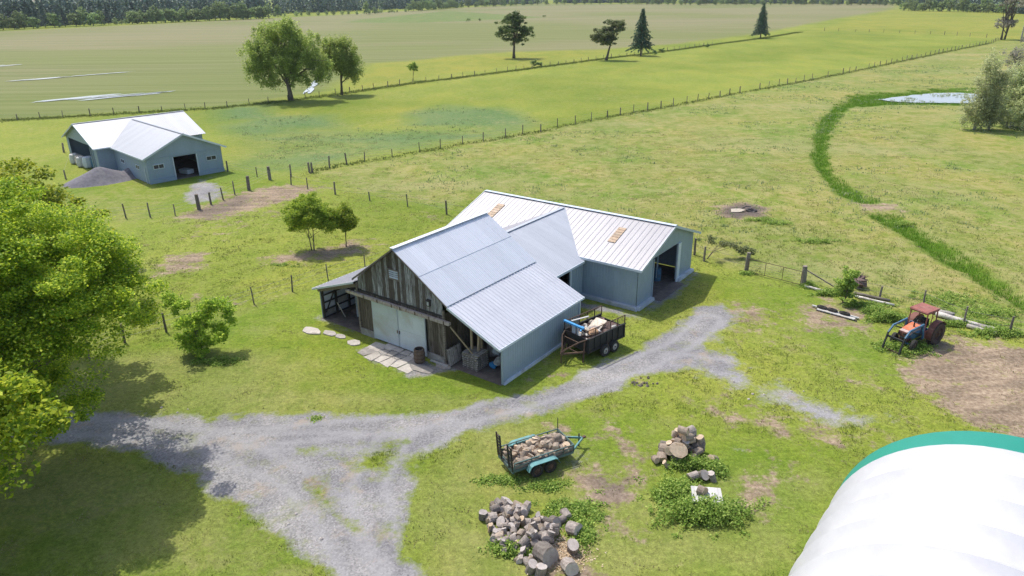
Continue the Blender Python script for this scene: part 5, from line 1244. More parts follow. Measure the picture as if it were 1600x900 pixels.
heap((rr_.x, rr_.y), 58, pk3, hp, [(m_, .15) for m_ in LOGS]+[(m_, .16) for m_ in SPL], 'cut log of the trailer load', 'log', 'logs on the teal trailer', rg, (.6, .85), inv, (1.6, .7), (.6, .3), .8)
heap((rr_.x, rr_.y), 85, pk3b, hp, [(m_, .15) for m_ in LOGS]+[(m_, .16) for m_ in SPL]*2, 'cut log of the trailer load', 'log', 'logs on the teal trailer', rg, (.58, .88), inv, (1.6, .7), (.6, .3), .8)

# ------------------------------------------------------------------ dump trailer with a high mesh cage
yd = radians(41.5); o_ = Vector((4.30, 36.70, 0)); dt_ = thing('dump_trailer', 'black rusty dump trailer with a mesh cage full of rubble beside the drive', 'trailer', o_, yd)
BL, BW, Z0, Z1, Z2 = 3.25, 1.85, .62, 1.45, 2.0   # local x backwards from the front corner, y left
MB().box((BL/2, BW/2, Z0+.04), (BL, BW, .07)).build('bed_floor', M['blacksteel'], dt_)
for y_, nm in ((0, 'side_wall'), (BW, 'side_wall')):
    sw = MB(); sw.box((BL/2, y_, (Z0+Z1)/2), (BL, .04, Z1-Z0)); s_ = -1 if y_ == 0 else 1
    for k_ in range(7): sw.box((.05+k_*(BL-.1)/6, y_+s_*.045, (Z0+Z1)/2), (.07, .06, Z1-Z0))
    sw.box((BL/2, y_+s_*.02, Z1), (BL+.05, .1, .06)); sw.box((BL/2, y_+s_*.02, Z0), (BL+.05, .1, .1)); sw.build(nm, M['blacksteel'], dt_)
for x_ in (0, BL):
    if x_ == BL:
        MB().box((x_, BW/2, Z0+.35), (.05, BW, .62)).build('tailgate', M['blacksteel'], dt_)
    else: MB().box((x_, BW/2, (Z0+Z1)/2), (.05, BW, Z1-Z0)).build('front_wall', M['blacksteel'], dt_)
for y_ in (0, BW):
    cg = MB(); cg.bar((0, y_, Z2), (BL, y_, Z2), .04, .04)
    for k_ in range(6): cg.bar((k_*BL/5, y_, Z1), (k_*BL/5, y_, Z2), .04, .04)
    cg.build('cage_frame', M['rust'], dt_)
    ms_ = MB()
    for k_ in range(26): ms_.bar((.06+k_*.125, y_, Z1+.03), (.06+k_*.125, y_, Z2-.02), .007, .007)
    for k_ in range(4): ms_.bar((0, y_, Z1+.11+k_*.12), (BL, y_, Z1+.11+k_*.12), .007, .007)
    ms_.build('mesh_panel', M['rust'], dt_)
cg = MB(); cg.bar((0, 0, Z2), (0, BW, Z2), .04, .04)
for k_ in range(5): cg.bar((0, k_*BW/4, Z1), (0, k_*BW/4, Z2), .04, .04)
cg.build('front_rack', M['rust'], dt_)
MB().box((.0, BW*.60, Z2+.04), (.16, BW*.85, .1)).build('foam_roll', M['vinylblue'], dt_)
hitch = Vector((-1.25, BW/2, .62)); db = MB()
for y_ in (.06, BW-.06): db.tube([(0, y_, Z1-.02), (-.45, y_+(.2 if y_ < 1 else -.2), Z1-.12), (-1.0, BW/2+(.12 if y_ > 1 else -.12), .86), tuple(hitch)], .045, 6)
db.build('gooseneck', M['rust'], dt_)
db = MB(); db.bar((0, .12, Z0), hitch, .07, .09); db.bar((0, BW-.12, Z0), hitch, .07, .09); db.bar((-.4, .42, .63), (-.4, BW-.42, .63), .05, .05); db.bar((-.35, .35, 1.25), (-.35, BW-.35, 1.25), .04, .04); db.build('drawbar', M['rust'], dt_)
for y_ in (.12, BW-.1): MB().bar((-.22, y_, 0), (-.12, y_, 1.35), .07, .07).build('landing_leg', M['rust'], dt_)
MB().tube([(-1.2, BW/2, .05), (-1.2, BW/2, .75)], .035, 6).build('jack', M['rust'], dt_)
for y_ in (-.16, BW+.16):
    for x_ in (1.35, 2.15): wheel(dt_, (x_, y_, .37), .37, .22)
ch = MB()
for y_ in (.35, BW-.35): ch.bar((-.1, y_, Z0-.1), (BL, y_, Z0-.1), .09, .14)
for x_ in (1.35, 2.15): ch.bar((x_, -.1, .37), (x_, BW+.1, .37), .08, .08)
ch.build('chassis', M['blacksteel'], dt_)
rb = random.Random(31)
def intr(x, y, z):
    v_ = Matrix.Rotation(yd, 3, 'Z') @ Vector((x, y, z)); return o_+v_
fl = MB(); nx_, ny_ = 14, 8
fl.add([intr(.05+(BL-.1)*i/nx_, .05+(BW-.1)*j/ny_, 1.15+rb.uniform(-.05, .12)+(.12 if 3 < i < 10 else 0)) for i in range(nx_+1) for j in range(ny_+1)], [(i*(ny_+1)+j, (i+1)*(ny_+1)+j, (i+1)*(ny_+1)+j+1, i*(ny_+1)+j+1) for i in range(nx_) for j in range(ny_)])
tag(fl.build('rubble', M['brush']), 'bed of earthy rubble filling the caged dump trailer', 'rubble', kind='stuff')
for i in range(26):
    x, y = rb.uniform(.25, BL-.25), rb.uniform(.2, BW-.2); s = rb.uniform(.07, .2); b = MB().blob((0, 0, 0), (s*1.3, s, s*.6), i, 7, rough=.35)
    o = b.build('rubble_lump', M[rb.choice(('cream', 'cream', 'white', 'brush', 'brush', 'stone'))]); o.location = intr(x, y, 1.27+rb.uniform(0, .12)+(.1 if .9 < x < 2.3 else 0)); o.rotation_euler = (0, 0, rb.uniform(0, 6)); tag(o, 'lump of pale debris on the dump trailer load', 'debris', 'debris lumps on the dump trailer')
def lay(mb, nm, mat, loc, label, cat, yaw=0): return tag(mb.build(nm, M[mat], None, loc=loc, yaw=yaw), label, cat)
lay(MB().box((0, 0, 0), (1.5, .1, .05), ry=.12), 'white_plank', 'white', intr(1.0, 1.55, 1.95), 'white plank resting along the far side of the trailer cage', 'plank', yd)
lay(MB().box((0, 0, 0), (1.1, .7, .05), rx=.1, ry=-.15), 'cream_board', 'cream', intr(1.9, .95, 1.52), 'cream board lying flat on the rubble load', 'board', yd+.3)
lay(MB().blob((0, 0, 0), (.36, .26, .18), 5, 9, rough=.15), 'tan_sack', 'tan', intr(1.0, .45, 1.5), 'tan sack near the front corner of the dump trailer load', 'sack', yd)
lay(MB().box((0, 0, 0), (.05, .5, .55)), 'grey_sheet', 'curb', intr(.12, 1.1, 1.6), 'grey panel leaning inside the front of the trailer cage', 'panel', yd)
lay(MB().lathe((0, 0, 0), [(.17, -.09), (.27, -.07), (.27, .07), (.17, .09), (.14, 0)], 14, 'Z', True), 'discarded_tyre', 'brush', intr(2.45, 1.25, 1.5), 'brown tyre at the back of the dump trailer load', 'tyre', yd)
lay(MB().box((0, 0, 0), (.7, .12, .04)), 'blue_plank', 'vinylblue', intr(.55, 1.0, 1.62), 'blue strip lying across the trailer load', 'strip', yd+.6)

# ------------------------------------------------------------------ old tractor
yk = radians(31); fa = Vector((23.30, 38.10, 0)); tr = thing('old_tractor', 'old blue and orange tractor with a faded red cab and empty front loader arms', 'tractor', fa, yk)
# local x backwards from the front axle, y left-hand side away from camera; z up
WBs = 2.05
for sy in (-1, 1):
    wheel(tr, (0, sy*.60, .37), .37, .2, .12, 'rust'); wheel(tr, (WBs, sy*.68, .70), .70, .38, 0, 'rust', 'rubber_dusty')
    lg = MB()
    for k_ in range(18):
        a = 2*pi*k_/18; lg.box((WBs+.71*cos(a), sy*.68, .70+.71*sin(a)), (.05, .34, .06), ry=-a)
    lg.build('tyre_lugs', M['rubber_dusty'], tr)
MB().tube([(0, -.62, .37), (0, .62, .37)], .06, 8).build('front_axle', M['bluepaint'], tr); MB().tube([(WBs, -.6, .70), (WBs, .6, .70)], .12, 8).build('rear_axle', M['bluepaint'], tr)
eng = MB(); eng.box((.55, 0, .72), (1.5, .42, .42)); eng.box((1.5, 0, .68), (.9, .36, .4)); eng.box((.3, -.22, .85), (.4, .14, .26)); eng.tube([(.45, -.3, .95), (1.0, -.3, .95)], .09, 8); eng.build('engine_block', M['bluepaint'], tr)
hd = MB(); hd.add([(-.32, -.27, .92), (-.32, .27, .92), (1.05, .30, .98), (1.05, -.30, .98), (-.30, -.24, 1.17), (-.30, .24, 1.17), (1.05, .27, 1.32), (1.05, -.27, 1.32)], [(0, 1, 2, 3), (7, 6, 5, 4), (0, 4, 5, 1), (1, 5, 6, 2), (2, 6, 7, 3), (3, 7, 4, 0)])
hd.build('bonnet', M['greyhood'], tr)
MB().add([(-.02, -.265, 1.205), (-.02, .265, 1.205), (1.04, .285, 1.325), (1.04, -.285, 1.325), (-.02, -.265, 1.225), (-.02, .265, 1.225), (1.04, .285, 1.345), (1.04, -.285, 1.345)], [(0, 1, 2, 3), (7, 6, 5, 4), (0, 4, 5, 1), (1, 5, 6, 2), (2, 6, 7, 3), (3, 7, 4, 0)]).build('bonnet_top', M['orange'], tr)
gl = MB(); gl.box((-.34, 0, 1.0), (.04, .5, .34)); 
for k_ in range(5): gl.box((-.37, 0, .88+k_*.06), (.02, .44, .02))
gl.build('grille', M['cabrust'], tr)
MB().tube([(.55, -.1, 1.2), (.55, -.1, 1.85)], .045, 8).build('exhaust_pipe', M['blacksteel'], tr)
MB().box((.05, 0, .6), (.5, .5, .2)).build('front_bolster', M['cabrust'], tr)
# cab
CX0, CX1, CYh, CZ0, CZ1 = .95, 2.1, .53, 1.0, 2.16
cb = MB()
for x_, y_, tx in ((CX0, -CYh, .1), (CX0, CYh, .1), (CX1, -CYh, -.05), (CX1, CYh, -.05)): cb.bar((x_, y_, CZ0-.15), (x_+tx, y_*.95, CZ1), .055, .055)
for z_ in (CZ0, CZ1-.04):
    cb.bar((CX0, -CYh, z_), (CX0, CYh, z_), .05, .05); cb.bar((CX1, -CYh, z_), (CX1, CYh, z_), .05, .05)
    for y_ in (-CYh, CYh): cb.bar((CX0, y_, z_), (CX1, y_, z_), .05, .05)
cb.bar((CX0+.55, -CYh, CZ0), (CX0+.6, -CYh, CZ1), .04, .04); cb.build('cab_frame', M['cabred'], tr)
MB().box(((CX0+CX1)/2+.02, 0, CZ1+.05), (CX1-CX0+.14, CYh*2+.1, .07), taper=.94).build('cab_roof', M['cabred'], tr)
for y_ in (-CYh, CYh): MB().box((CX0+.3, y_, .78), (.6, .03, .5)).build('cab_door_panel', M['cabrust'], tr)
for y_ in (-CYh+.01, CYh-.01): MB().box((CX0+.33, y_, 1.62), (.46, .01, 1.1)).build('side_window', M['glass'], tr) if False else None
MB().box((CX0+.2, 0, 1.16), (.08, .95, .3)).build('dashboard', M['bluepaint'], tr)
st = MB(); st.box((CX1-.45, 0, 1.05), (.42, .45, .1)); st.box((CX1-.24, 0, 1.3), (.08, .45, .42)); st.build('seat', M['blacksteel'], tr)
sw = MB().lathe((0, 0, 0), [(.15, -.012), (.19, -.012), (.19, .012), (.15, .012)], 14, 'Z', True).build('steering_wheel', M['blacksteel'], tr); sw.location = (CX0+.42, 0, 1.4); sw.rotation_euler = (0, -.5, 0)
for sy in (-1, 1):
    f_ = MB(); N_ = 10
    for k_ in range(N_):
        a0, a1 = radians(200-k_*17), radians(200-(k_+1)*17); y0, y1 = sy*.50, sy*.86
        q = [(WBs+.80*cos(a0), .72+.78*sin(a0)), (WBs+.80*cos(a1), .72+.78*sin(a1))]
        f_.add([(q[0][0], y0, q[0][1]), (q[1][0], y0, q[1][1]), (q[1][0], y1, q[1][1]), (q[0][0], y1, q[0][1])], [(0, 1, 2, 3)])
        f_.add([(q[0][0], y0, q[0][1]), (q[1][0], y0, q[1][1]), (WBs, y0, .72)], [(0, 1, 2)])
    f_.build('fender', M['cabrust'], tr)
# loader
for sy in (-1, 1):
    y_ = sy*.52
    MB().bar((1.0, y_, .55), (.75, y_, 1.55), .09, .12).build('loader_upright', M['bluepaint'], tr)
    la = MB(); la.bar((.78, y_, 1.5), (-.55, y_, 1.42), .08, .11); la.bar((-.50, y_, 1.45), (-.92, y_, 1.05), .08, .11); la.build('loader_arm', M['bluepaint'], tr)
    MB().bar((-.90, y_, 1.08), (-1.22, y_, .12), .08, .1).build('loader_arm_tip', M['blacksteel'], tr)
    MB().tube([(.9, y_*.95, .8), (-.2, y_*.95, 1.25)], .04, 8).build('lift_ram', M['blacksteel'], tr)
MB().bar((-.95, -.52, .85), (-.95, .52, .85), .1, .1).build('cross_tube', M['blacksteel'], tr); MB().bar((-1.2, -.6, .16), (-1.2, .6, .16), .05, .05).build('quick_hitch_bar', M['rust'], tr)
MB().box((.95, -.42, .5), (.4, .2, .05)).build('step', M['blacksteel'], tr)
MB().tube([(-.35, -.18, 1.02), (-.40, -.18, 1.02)], .07, 10).build('headlight', M['glass'], tr); MB().tube([(-.35, .18, 1.02), (-.40, .18, 1.02)], .07, 10).build('headlight', M['glass'], tr)

# ------------------------------------------------------------------ yard bits
# flagstones and stepping stones
fs = random.Random(8)
def slab(px, py, rx, ry, mat, nm, label, cat, group=None, n=7, ang=0):
    c = G(px, py); P = [(rx*fs.uniform(.75, 1.12)*cos(2*pi*k_/n+ang), ry*fs.uniform(.75, 1.12)*sin(2*pi*k_/n+ang)) for k_ in range(n)]
    ya = YA-pi/2; P = [(x*cos(ya)-y*sin(ya), x*sin(ya)+y*cos(ya)) for x, y in P]
    z0 = .045
    return tag(MB().prism(P, -.1, z0).build(nm, M[mat], None, loc=c), label, cat, group)
ap = thing('flagstone_apron', 'cracked pale flagstone apron before the grey sliding doors', 'paving', G(618, 556))
import itertools
g0 = G(618, 556)
seeds = []; fa_, fb_ = Vector((cos(YA), sin(YA), 0)), Vector((-sin(YA), cos(YA), 0))
for i in range(6):
    for j in range(3):
        if (i, j) in ((5, 2), (0, 2)): continue
        seeds.append((.62*(i-2.5)+fs.uniform(-.14, .14), .62*(j-1)+fs.uniform(-.12, .12)))
for i, (sx, sy) in enumerate(seeds):   # irregular cells: clip a square against the bisectors to the other seeds
    poly = [(sx-.6, sy-.55), (sx+.6, sy-.55), (sx+.6, sy+.55), (sx-.6, sy+.55)]
    for j, (tx, ty) in enumerate(seeds):
        if i == j: continue
        mx_, my_ = (sx+tx)/2, (sy+ty)/2; nx2, ny2 = tx-sx, ty-sy; ln_ = math.hypot(nx2, ny2); nx2 /= ln_; ny2 /= ln_; out = []
        for a, b in zip(poly, poly[1:]+poly[:1]):
            da = (a[0]-mx_)*nx2+(a[1]-my_)*ny2+.035; db_ = (b[0]-mx_)*nx2+(b[1]-my_)*ny2+.028
            if da <= 0: out.append(a)
            if da*db_ < 0: t = da/(da-db_); out.append((a[0]+(b[0]-a[0])*t, a[1]+(b[1]-a[1])*t))
        poly = out
        if len(poly) < 3: break
    if len(poly) < 3: continue
    poly = [(x+fs.uniform(-.07, .07), y+fs.uniform(-.07, .07)) for x, y in poly]
    w3 = [(fb_*(-x)+fa_*y) for x, y in poly]
    MB().prism([(q.x, q.y) for q in w3], -.08, .022+fs.uniform(-.008, .012)).build('flagstone', M['slab'] if i % 3 else M['step'], ap)
for px, py, rx, ry, lb in ((487, 517, .75, .42, 'palest stepping stone at the left end of the row by the lean-to'), (515, 521, .55, .3, 'second stepping stone in the row by the lean-to'), (532, 526, .45, .3, 'third stepping stone in the row by the lean-to'), (554, 536, .55, .35, 'pale stepping stone nearest the flagstone apron'), (660, 577, .85, .4, 'grey slab right of the flagstones near the barrel'), (693, 573, .6, .35, 'pinkish slab between the barrel and the open bay')):
    slab(px, py, rx, ry, 'slab' if 'pale' in lb else 'step', 'stepping_stone', lb, 'paving slab', n=9)
# barrel
b0 = G(656, 566); ba = thing('wooden_barrel', 'old wooden barrel standing before the right sliding door', 'barrel', b0)
for k_ in range(14):
    a = 2*pi*k_/14; st_ = MB(); q = [(.0, .27), (.22, .315), (.45, .33), (.68, .315), (.9, .27)]
    vs = []; dA = pi/14*.96
    for z_, r_ in q: vs += [(r_*cos(a-dA), r_*sin(a-dA), z_), (r_*cos(a+dA), r_*sin(a+dA), z_), ((r_-.03)*cos(a+dA), (r_-.03)*sin(a+dA), z_), ((r_-.03)*cos(a-dA), (r_-.03)*sin(a-dA), z_)]
    F_ = [(3, 2, 1, 0), (16, 17, 18, 19)]
    for i in range(4):
        for j in range(4): F_.append((4*i+j, 4*i+(j+1) % 4, 4*i+4+(j+1) % 4, 4*i+4+j))
    st_.add(vs, F_).build('stave', M['barrel'], ba)
for z_, r_ in ((.12, .30), (.34, .332), (.58, .332), (.8, .30)): MB().lathe((0, 0, z_), [(r_+.002, -.025), (r_+.014, -.025), (r_+.014, .025), (r_+.002, .025)], 18, 'Z', True).build('hoop', M['rust'], ba)
MB().lathe((0, 0, .72), [(.01, 0), (.255, 0), (.255, .01), (.01, .01)], 14).build('lid', M['inside'], ba)
tag(MB().box((0, 0, .06), (.12, 1.3, .07)).build('white_board', M['white'], None, loc=G(686, 569), yaw=YA), 'white board lying at the foot of the barn wall beside the barrel', 'board')
# pallets
def pallet():
    root = thing('pallet', '', 'pallet')
    for k_ in range(7): MB().box((-.5+k_*.167, 0, .125), (.12, 1.0, .02)).build('slat', M['pallet'], root)
    for y_ in (-.46, 0, .46): MB().box((0, y_, .07), (1.10, .06, .085)).build('runner', M['oldwood'], root)
    for k_ in range(4): MB().box((-.48+k_*.32, 0, .015), (.12, 1.0, .02)).build('slat', M['pallet'], root)
    return root
pp = pallet(); pb_ = Vector((OA[0], OA[1], 0))+fa_*.75+fb_*2.55
for i in range(7):
    o = pp if i == 0 else copy_tree(pp); tg = ['bottom pallet of the grey stack in the open bay', 'second pallet up in the bay stack', 'third pallet up in the bay stack', 'fourth pallet up, at the middle of the bay stack', 'fifth pallet up in the bay stack', 'sixth pallet up, below the top of the bay stack', 'top pallet of the grey stack in the open bay'][i]
    o.location = pb_+Vector((fs.uniform(-.04, .04), fs.uniform(-.04, .04), .02+i*.137)); o.rotation_euler = (0, 0, YA+pi/2+fs.uniform(-.05, .05)); tag(o, tg, 'pallet', 'pallets stacked in the barn bay')
o = copy_tree(pp); o.location = Vector((OA[0], OA[1], 0))+fa_*.35+fb_*3.85+Vector((0, 0, .55)); o.rotation_euler = (radians(80), 0, YA); tag(o, 'pallet standing on edge against the barn wall in the open bay', 'pallet'); del o['group']
# junk in the bay
jr = random.Random(12)
JK = [('sack', 'white', 'white sack on the junk heap in the open bay', (1.5, 1.4, .35), (.42, .3, .22)), ('sack', 'curb', 'grey sack behind the pallet stack in the bay', (2.0, 1.9, .75), (.4, .35, .3)), ('bundle', 'stone', 'pale bundle on top of the bay junk heap', (2.2, 1.1, .95), (.45, .4, .3)), ('bundle', 'brush', 'brown bundle inside the open bay', (1.4, .8, .3), (.35, .35, .28)),
      ('bag', 'vinylblue', 'blue bag at the foot of the bay junk heap', (1.2, 1.6, .18), (.3, .22, .16)), ('bundle', 'oldwood', 'dark timber bundle at the back of the bay', (3.0, 1.6, .6), (.6, .8, .6)), ('sack', 'rail', 'reddish sack near the right wall of the bay', (1.2, .5, .3), (.25, .25, .3)), ('bundle', 'cream', 'cream bundle low in the bay junk heap', (1.7, .9, .6), (.3, .3, .2)), ('box', 'pallet', 'grey box deep inside the open bay', (2.8, 2.6, .5), (.5, .5, .5))]
for i, (nm, mt, lb, (a, b, z), r_) in enumerate(JK):
    mb = MB().blob((0, 0, 0), r_, i, 9, rough=.22) if nm != 'box' else MB().box((0, 0, 0), (r_[0]*2, r_[1]*2, r_[2]*2))
    tag(mb.build(nm, M[mt], None, loc=Vector((OA[0], OA[1], 0))+fa_*a+fb_*b+Vector((0, 0, z)), yaw=YA+.3*i), lb, nm)
for i, (a, b, ln_, mt, lb) in enumerate(((1.2, 12.4, 1.6, 'oldwood', 'plank leaning inside the lean-to'), (1.5, 13.2, 1.8, 'curb', 'pale plank leaning inside the lean-to'), (2.2, 12.6, 1.4, 'bluepaint', 'blue grey plank leaning deep in the lean-to'), (1.0, 13.9, 1.2, 'pallet', 'grey plank leaning near the lean-to wall'))):
    tag(MB().bar((0, 0, 0), (.3, .35, ln_), .14, .04).build('plank', M[mt], None, loc=Vector((OA[0], OA[1], 0))+fa_*a+fb_*b, yaw=i), lb, 'plank')
for i, (a, b, r_, mt, lb) in enumerate(((2.0, 13.6, .35, 'brush', 'dark brush heap on the lean-to floor'), (2.6, 12.3, .4, 'barrel', 'brown heap at the back of the lean-to'))):
    tag(MB().blob((0, 0, 0), (r_*1.6, r_, r_*.8), 70+i, 9, rough=.3).build('brush_heap', M[mt], None, loc=Vector((OA[0], OA[1], 0))+fa_*a+fb_*b+Vector((0, 0, .2))), lb, 'heap')
# items in the long barn doorway
ob = Vector((OB[0], OB[1], 0))
for i, (a, b, z, r_, mt, nm, lb) in enumerate(((3.6, 1.6, .5, (.4, .3, .5), 'white', 'white_drum', 'white drum just inside the long barn doorway'), (4.8, 2.2, .55, (.6, .5, .55), 'brush', 'dark_machine', 'dark machine shape inside the long barn'), (5.6, 1.2, .5, (.3, .3, .5), 'bluepaint', 'blue_drum', 'blue drum inside the long barn by the door jamb'), (3.0, 3.0, .7, (.6, .6, .7), 'oldwood', 'timber_heap', 'timber heap deep inside the long barn'))):
    mb = MB().lathe((0, 0, 0), [(r_[0]*.95, -r_[2]), (r_[0], -r_[2]*.3), (r_[0], r_[2]*.3), (r_[0]*.9, r_[2])], 14) if 'drum' in nm else MB().blob((0, 0, 0), r_, 80+i, 9, rough=.3)
    tag(mb.build(nm, M[mt], None, loc=ob+fa_*a+fb_*b+Vector((0, 0, z))), lb, nm.split('_')[1])
# white bulk bags at the far barn, gravel heap
od = Vector((OD[0], OD[1], 0)); da, db2 = Vector((cos(YD), sin(YD), 0)), Vector((-sin(YD), cos(YD), 0))
for i, (a, b, s, mt, lb) in enumerate(((-2.3, 18.6, 1.0, 'white', 'leftmost white bulk bag in the open end of the far barn'), (-2.1, 17.2, .95, 'cream', 'brownish bulk bag between two white ones at the far barn'), (-2.3, 15.9, 1.0, 'white', 'white bulk bag right of the brownish one at the far barn'), (-1.9, 14.6, 1.1, 'curb', 'grey bulk bag at the right of the far barn opening'), (-1.2, 13.6, 1.2, 'bluepaint', 'blue grey bag deep in the far barn opening'))):
    mb = MB().lathe((0, 0, 0), [(.35, 0), (.55, .1), (.6, .5), (.52, 1.0), (.3, 1.12), (.1, 1.05)], 9); o = mb.build('bulk_bag', M[mt], None, loc=od+da*a+db2*b); o.scale = (s, s, s*1.15); tag(o, lb, 'bulk bag', 'bulk bags at the far barn')
c0 = G(160, 284); rgn = np.random.default_rng(3); n_ = 46; xs_ = np.linspace(-8.5, 8.5, n_); ys_ = np.linspace(-5.5, 5.5, n_); XX, YY = np.meshgrid(xs_, ys_)
ux, uy = (G(210, 282)-G(115, 296)).normalized().xy; A_ = XX*ux+YY*uy; B_ = -XX*uy+YY*ux
ZZ = np.maximum(1.75-np.sqrt((A_*.43+.35)**2+(B_*.72)**2), 1.0-np.sqrt(((A_-2.6)*.42)**2+((B_-.7)*.62)**2)); ZZ = np.minimum(ZZ, 1.6)+(fbm(XX+50, YY, 1.2, 91)-.5)*.22; ZZ = np.where(ZZ < -.04, -.06, ZZ)
V = np.stack([XX.ravel(), YY.ravel(), ZZ.ravel()], 1); F = (np.arange(n_-1)[:, None]*n_+np.arange(n_-1)[None, :])[..., None]+np.array([0, 1, n_+1, n_]); F = F.reshape(-1, 4); keep_ = ZZ.ravel()[F].max(1) > -.03
o = put('gravel_heap', mesh_np('gravel_heap', V, F[keep_], [M['gravelheap']], smooth=True), loc=c0+Vector((.3, .8, 0))); tag(o, 'long grey heap of gravel beside the far barn', 'gravel heap')
# burnt patch with white sheet
c = G(1153, 331); tag(MB().add([(-.75, -.3, .08), (.1, -.35, .1), (.75, -.05, .2), (.3, .3, .25), (-.6, .35, .22), (-.75, -.3, .04), (.1, -.35, .06), (.75, -.05, .16), (.3, .3, .2), (-.6, .35, .18)], [(0, 1, 2, 3, 4), (9, 8, 7, 6, 5), (0, 5, 6, 1), (1, 6, 7, 2), (2, 7, 8, 3), (3, 8, 9, 4), (4, 9, 5, 0)]).build('white_sheet', M['cream'], None, loc=c), 'crumpled pale sheet lying on the burnt patch in the pasture', 'sheet')
tag(MB().blob((0, 0, 0), (.5, .35, .2), 3, 8, rough=.4).build('charred_debris', M['lichen'], None, loc=c+Vector((1.3, .1, .1))), 'charred debris beside the pale sheet on the burnt patch', 'debris')
tag(MB().tube([(0, 0, .05), (.8, .3, .3), (1.3, .35, .25)], [.07, .05, .03], 6).build('charred_branch', M['lichen'], None, loc=c+Vector((.2, .5, 0))), 'charred branch behind the pale sheet on the burnt patch', 'branch')
# scrap with tyres, birch logs, root ball
p0, p1 = G(1267, 481), G(1340, 501); d = p1-p0; yw = math.atan2(d.y, d.x); sc_ = thing('white_steps_frame', 'fallen white plank frame lying on bare soil with dark tyres on it', 'frame', p0, yw)
Ld = d.length
MB().box((Ld*.5, .18, .12), (Ld, .16, .07)).build('plank', M['white'], sc_); MB().box((Ld*.55, -.1, .1), (Ld*.8, .3, .06)).build('plank', M['white'], sc_)
for k_ in range(6): MB().box((.5+k_*.5, -.22, .06), (.12, .06, .12)).build('block', M['oldwood'], sc_)
for i, (t, lb) in enumerate(((.28, 'left dark rubber block lying on the white plank frame'), (.50, 'middle dark rubber block lying on the white plank frame'), (.76, 'right dark rubber block lying on the white plank frame'))):
    q = p0+d*t; o = MB().lathe((0, 0, 0), [(.10, -.08), (.2, -.09), (.24, -.03), (.24, .03), (.2, .09), (.1, .08)], 12, 'Z', True).build('discarded_tyre', M['rubber'], None, loc=q+Vector((-.05, .18, .22)), yaw=yw); o.scale = (1.5, .7, .9); tag(o, lb, 'tyre')
def longlog(a, b, r, mat, label, nm='felled_log'):
    p, q = G(*a), G(*b); v_ = q-p; pts = [(v_.x*t, v_.y*t, r*1.0+.01*sin(t*9)) for t in (0, .25, .5, .75, 1)]
    tag(MB().tube(pts, [r, r*.97, r*.93, r*.9, r*.8], 9).build(nm, M[mat], None, loc=p, smooth=True), label, 'log')
longlog((1257, 449), (1297, 459), .10, 'whitebark', 'white log lying right of the thick gate post'); longlog((1336, 465), (1397, 479), .10, 'whitebark', 'white log lying just below the grey one near the root ball')
longlog((1334, 460), (1390, 472), .11, 'oldwood', 'grey log lying behind the white one near the root ball'); longlog((1462, 494), (1510, 508), .19, 'whitebark', 'mottled white log behind the tractor cab')
longlog((1508, 507), (1556, 519), .16, 'whitebark', 'long white log at the right end of the fence'); longlog((1510, 512), (1556, 524), .14, 'birchbark', 'pale grey log in front of the long white one'); longlog((1455, 489), (1490, 497), .2, 'birchbark', 'thick pale log close behind the tractor wheel')
c = G(1341, 449); rb_ = thing('root_ball', 'tangled brown root ball behind the fence bush', 'root ball', c); MB().blob((0, 0, .45), (.55, .5, .45), 9, 10, rough=.25).build('stump', M['brush'], rb_)
mb = MB(); jr = random.Random(44)
for i in range(46):
    a = jr.uniform(0, 6.28); e_ = jr.uniform(-.1, 1.3); l_ = jr.uniform(.5, 1.0); d_ = Vector((cos(a)*cos(e_), sin(a)*cos(e_), sin(e_))); mb.tube([Vector((0, 0, .45))+d_*.3, Vector((0, 0, .45))+d_*.6*l_+Vector((jr.uniform(-.15, .15),)*3), Vector((0, 0, .4))+d_*l_*.9], [.035, .02, .008], 4)
mb.build('roots', M['brush'], rb_)
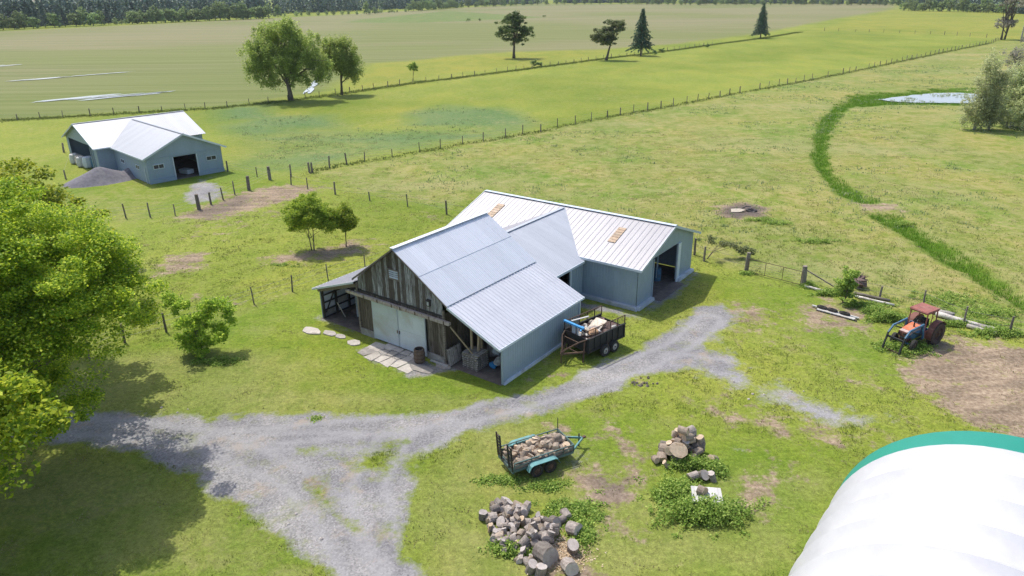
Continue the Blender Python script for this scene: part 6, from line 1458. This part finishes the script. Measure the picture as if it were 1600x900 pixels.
# wood chips round the grey heap, stones near the drive
Vs = []; Fs = []
rgc = np.random.default_rng(8); n_ = 1500; cx = G(875, 862); x_ = cx.x+rgc.normal(0, .55, n_); y_ = cx.y+rgc.normal(0, .45, n_); P = np.stack([x_, y_, rgc.uniform(.02, .07, n_)], 1); V, F = leaf_quads(P, .09, rgc, 2.0, .5)
k = NT('wood_chips'); g = k.n('NewGeometry'); k.base(k.ramp(g.outputs['Random Per Island'], [(0, (.35, .24, .14)), (.6, (.55, .42, .28)), (1, (.68, .58, .44))])); M['chips'] = k.done(.9, 0, .1)
tag(put('wood_chips', mesh_np('wood_chips', V, F, [M['chips']])), 'pale wood chips scattered by the largest log heap', 'wood chips', kind='stuff')
st_ = MB().blob((0, 0, 0), (.10, .08, .05), 2, 7, rough=.3).mesh('stone', M['stone']); srg = random.Random(6)
for i in range(18):
    px, py = srg.choice(((350, 690), (500, 800), (560, 850), (430, 720), (300, 660), (980, 560), (1100, 560), (1200, 600)));
    o = put('stone', st_, loc=G(px+srg.uniform(-60, 60), py+srg.uniform(-25, 25))+Vector((0, 0, .02))); s = srg.uniform(.35, .9); o.scale = (s, s, s); o.rotation_euler = (0, 0, srg.uniform(0, 6)); tag(o, 'small pale stone lying loose on the gravel drive', 'stone', 'loose stones on the drive')
cl = MB()
for i in range(14): cl.blob((srg.gauss(0, .35), srg.gauss(0, .3), .02), srg.uniform(.05, .12), i, 7, rough=.35)
tag(cl.build('soil_clods', M['oldwood'], None, loc=G(1004, 599)), 'little heap of brown soil clods beside the drive', 'soil', kind='stuff')
# ------------------------------------------------------------------ thin summer haze
hz = bpy.data.materials.new('haze_air'); hz.use_nodes = True; ht = hz.node_tree
for n_ in list(ht.nodes):
    if n_.type == 'BSDF_PRINCIPLED': ht.nodes.remove(n_)
vol = ht.nodes.new('ShaderNodeVolumePrincipled'); vol.inputs['Color'].default_value = (.82, .9, 1, 1); vol.inputs['Density'].default_value = .00009
ht.links.new(vol.outputs[0], ht.nodes['Material Output'].inputs['Volume'])
tag(MB().box((0, 1150, 14), (3400, 3000, 32)).build('haze', hz), 'thin summer haze over the fields', 'haze', kind='stuff')
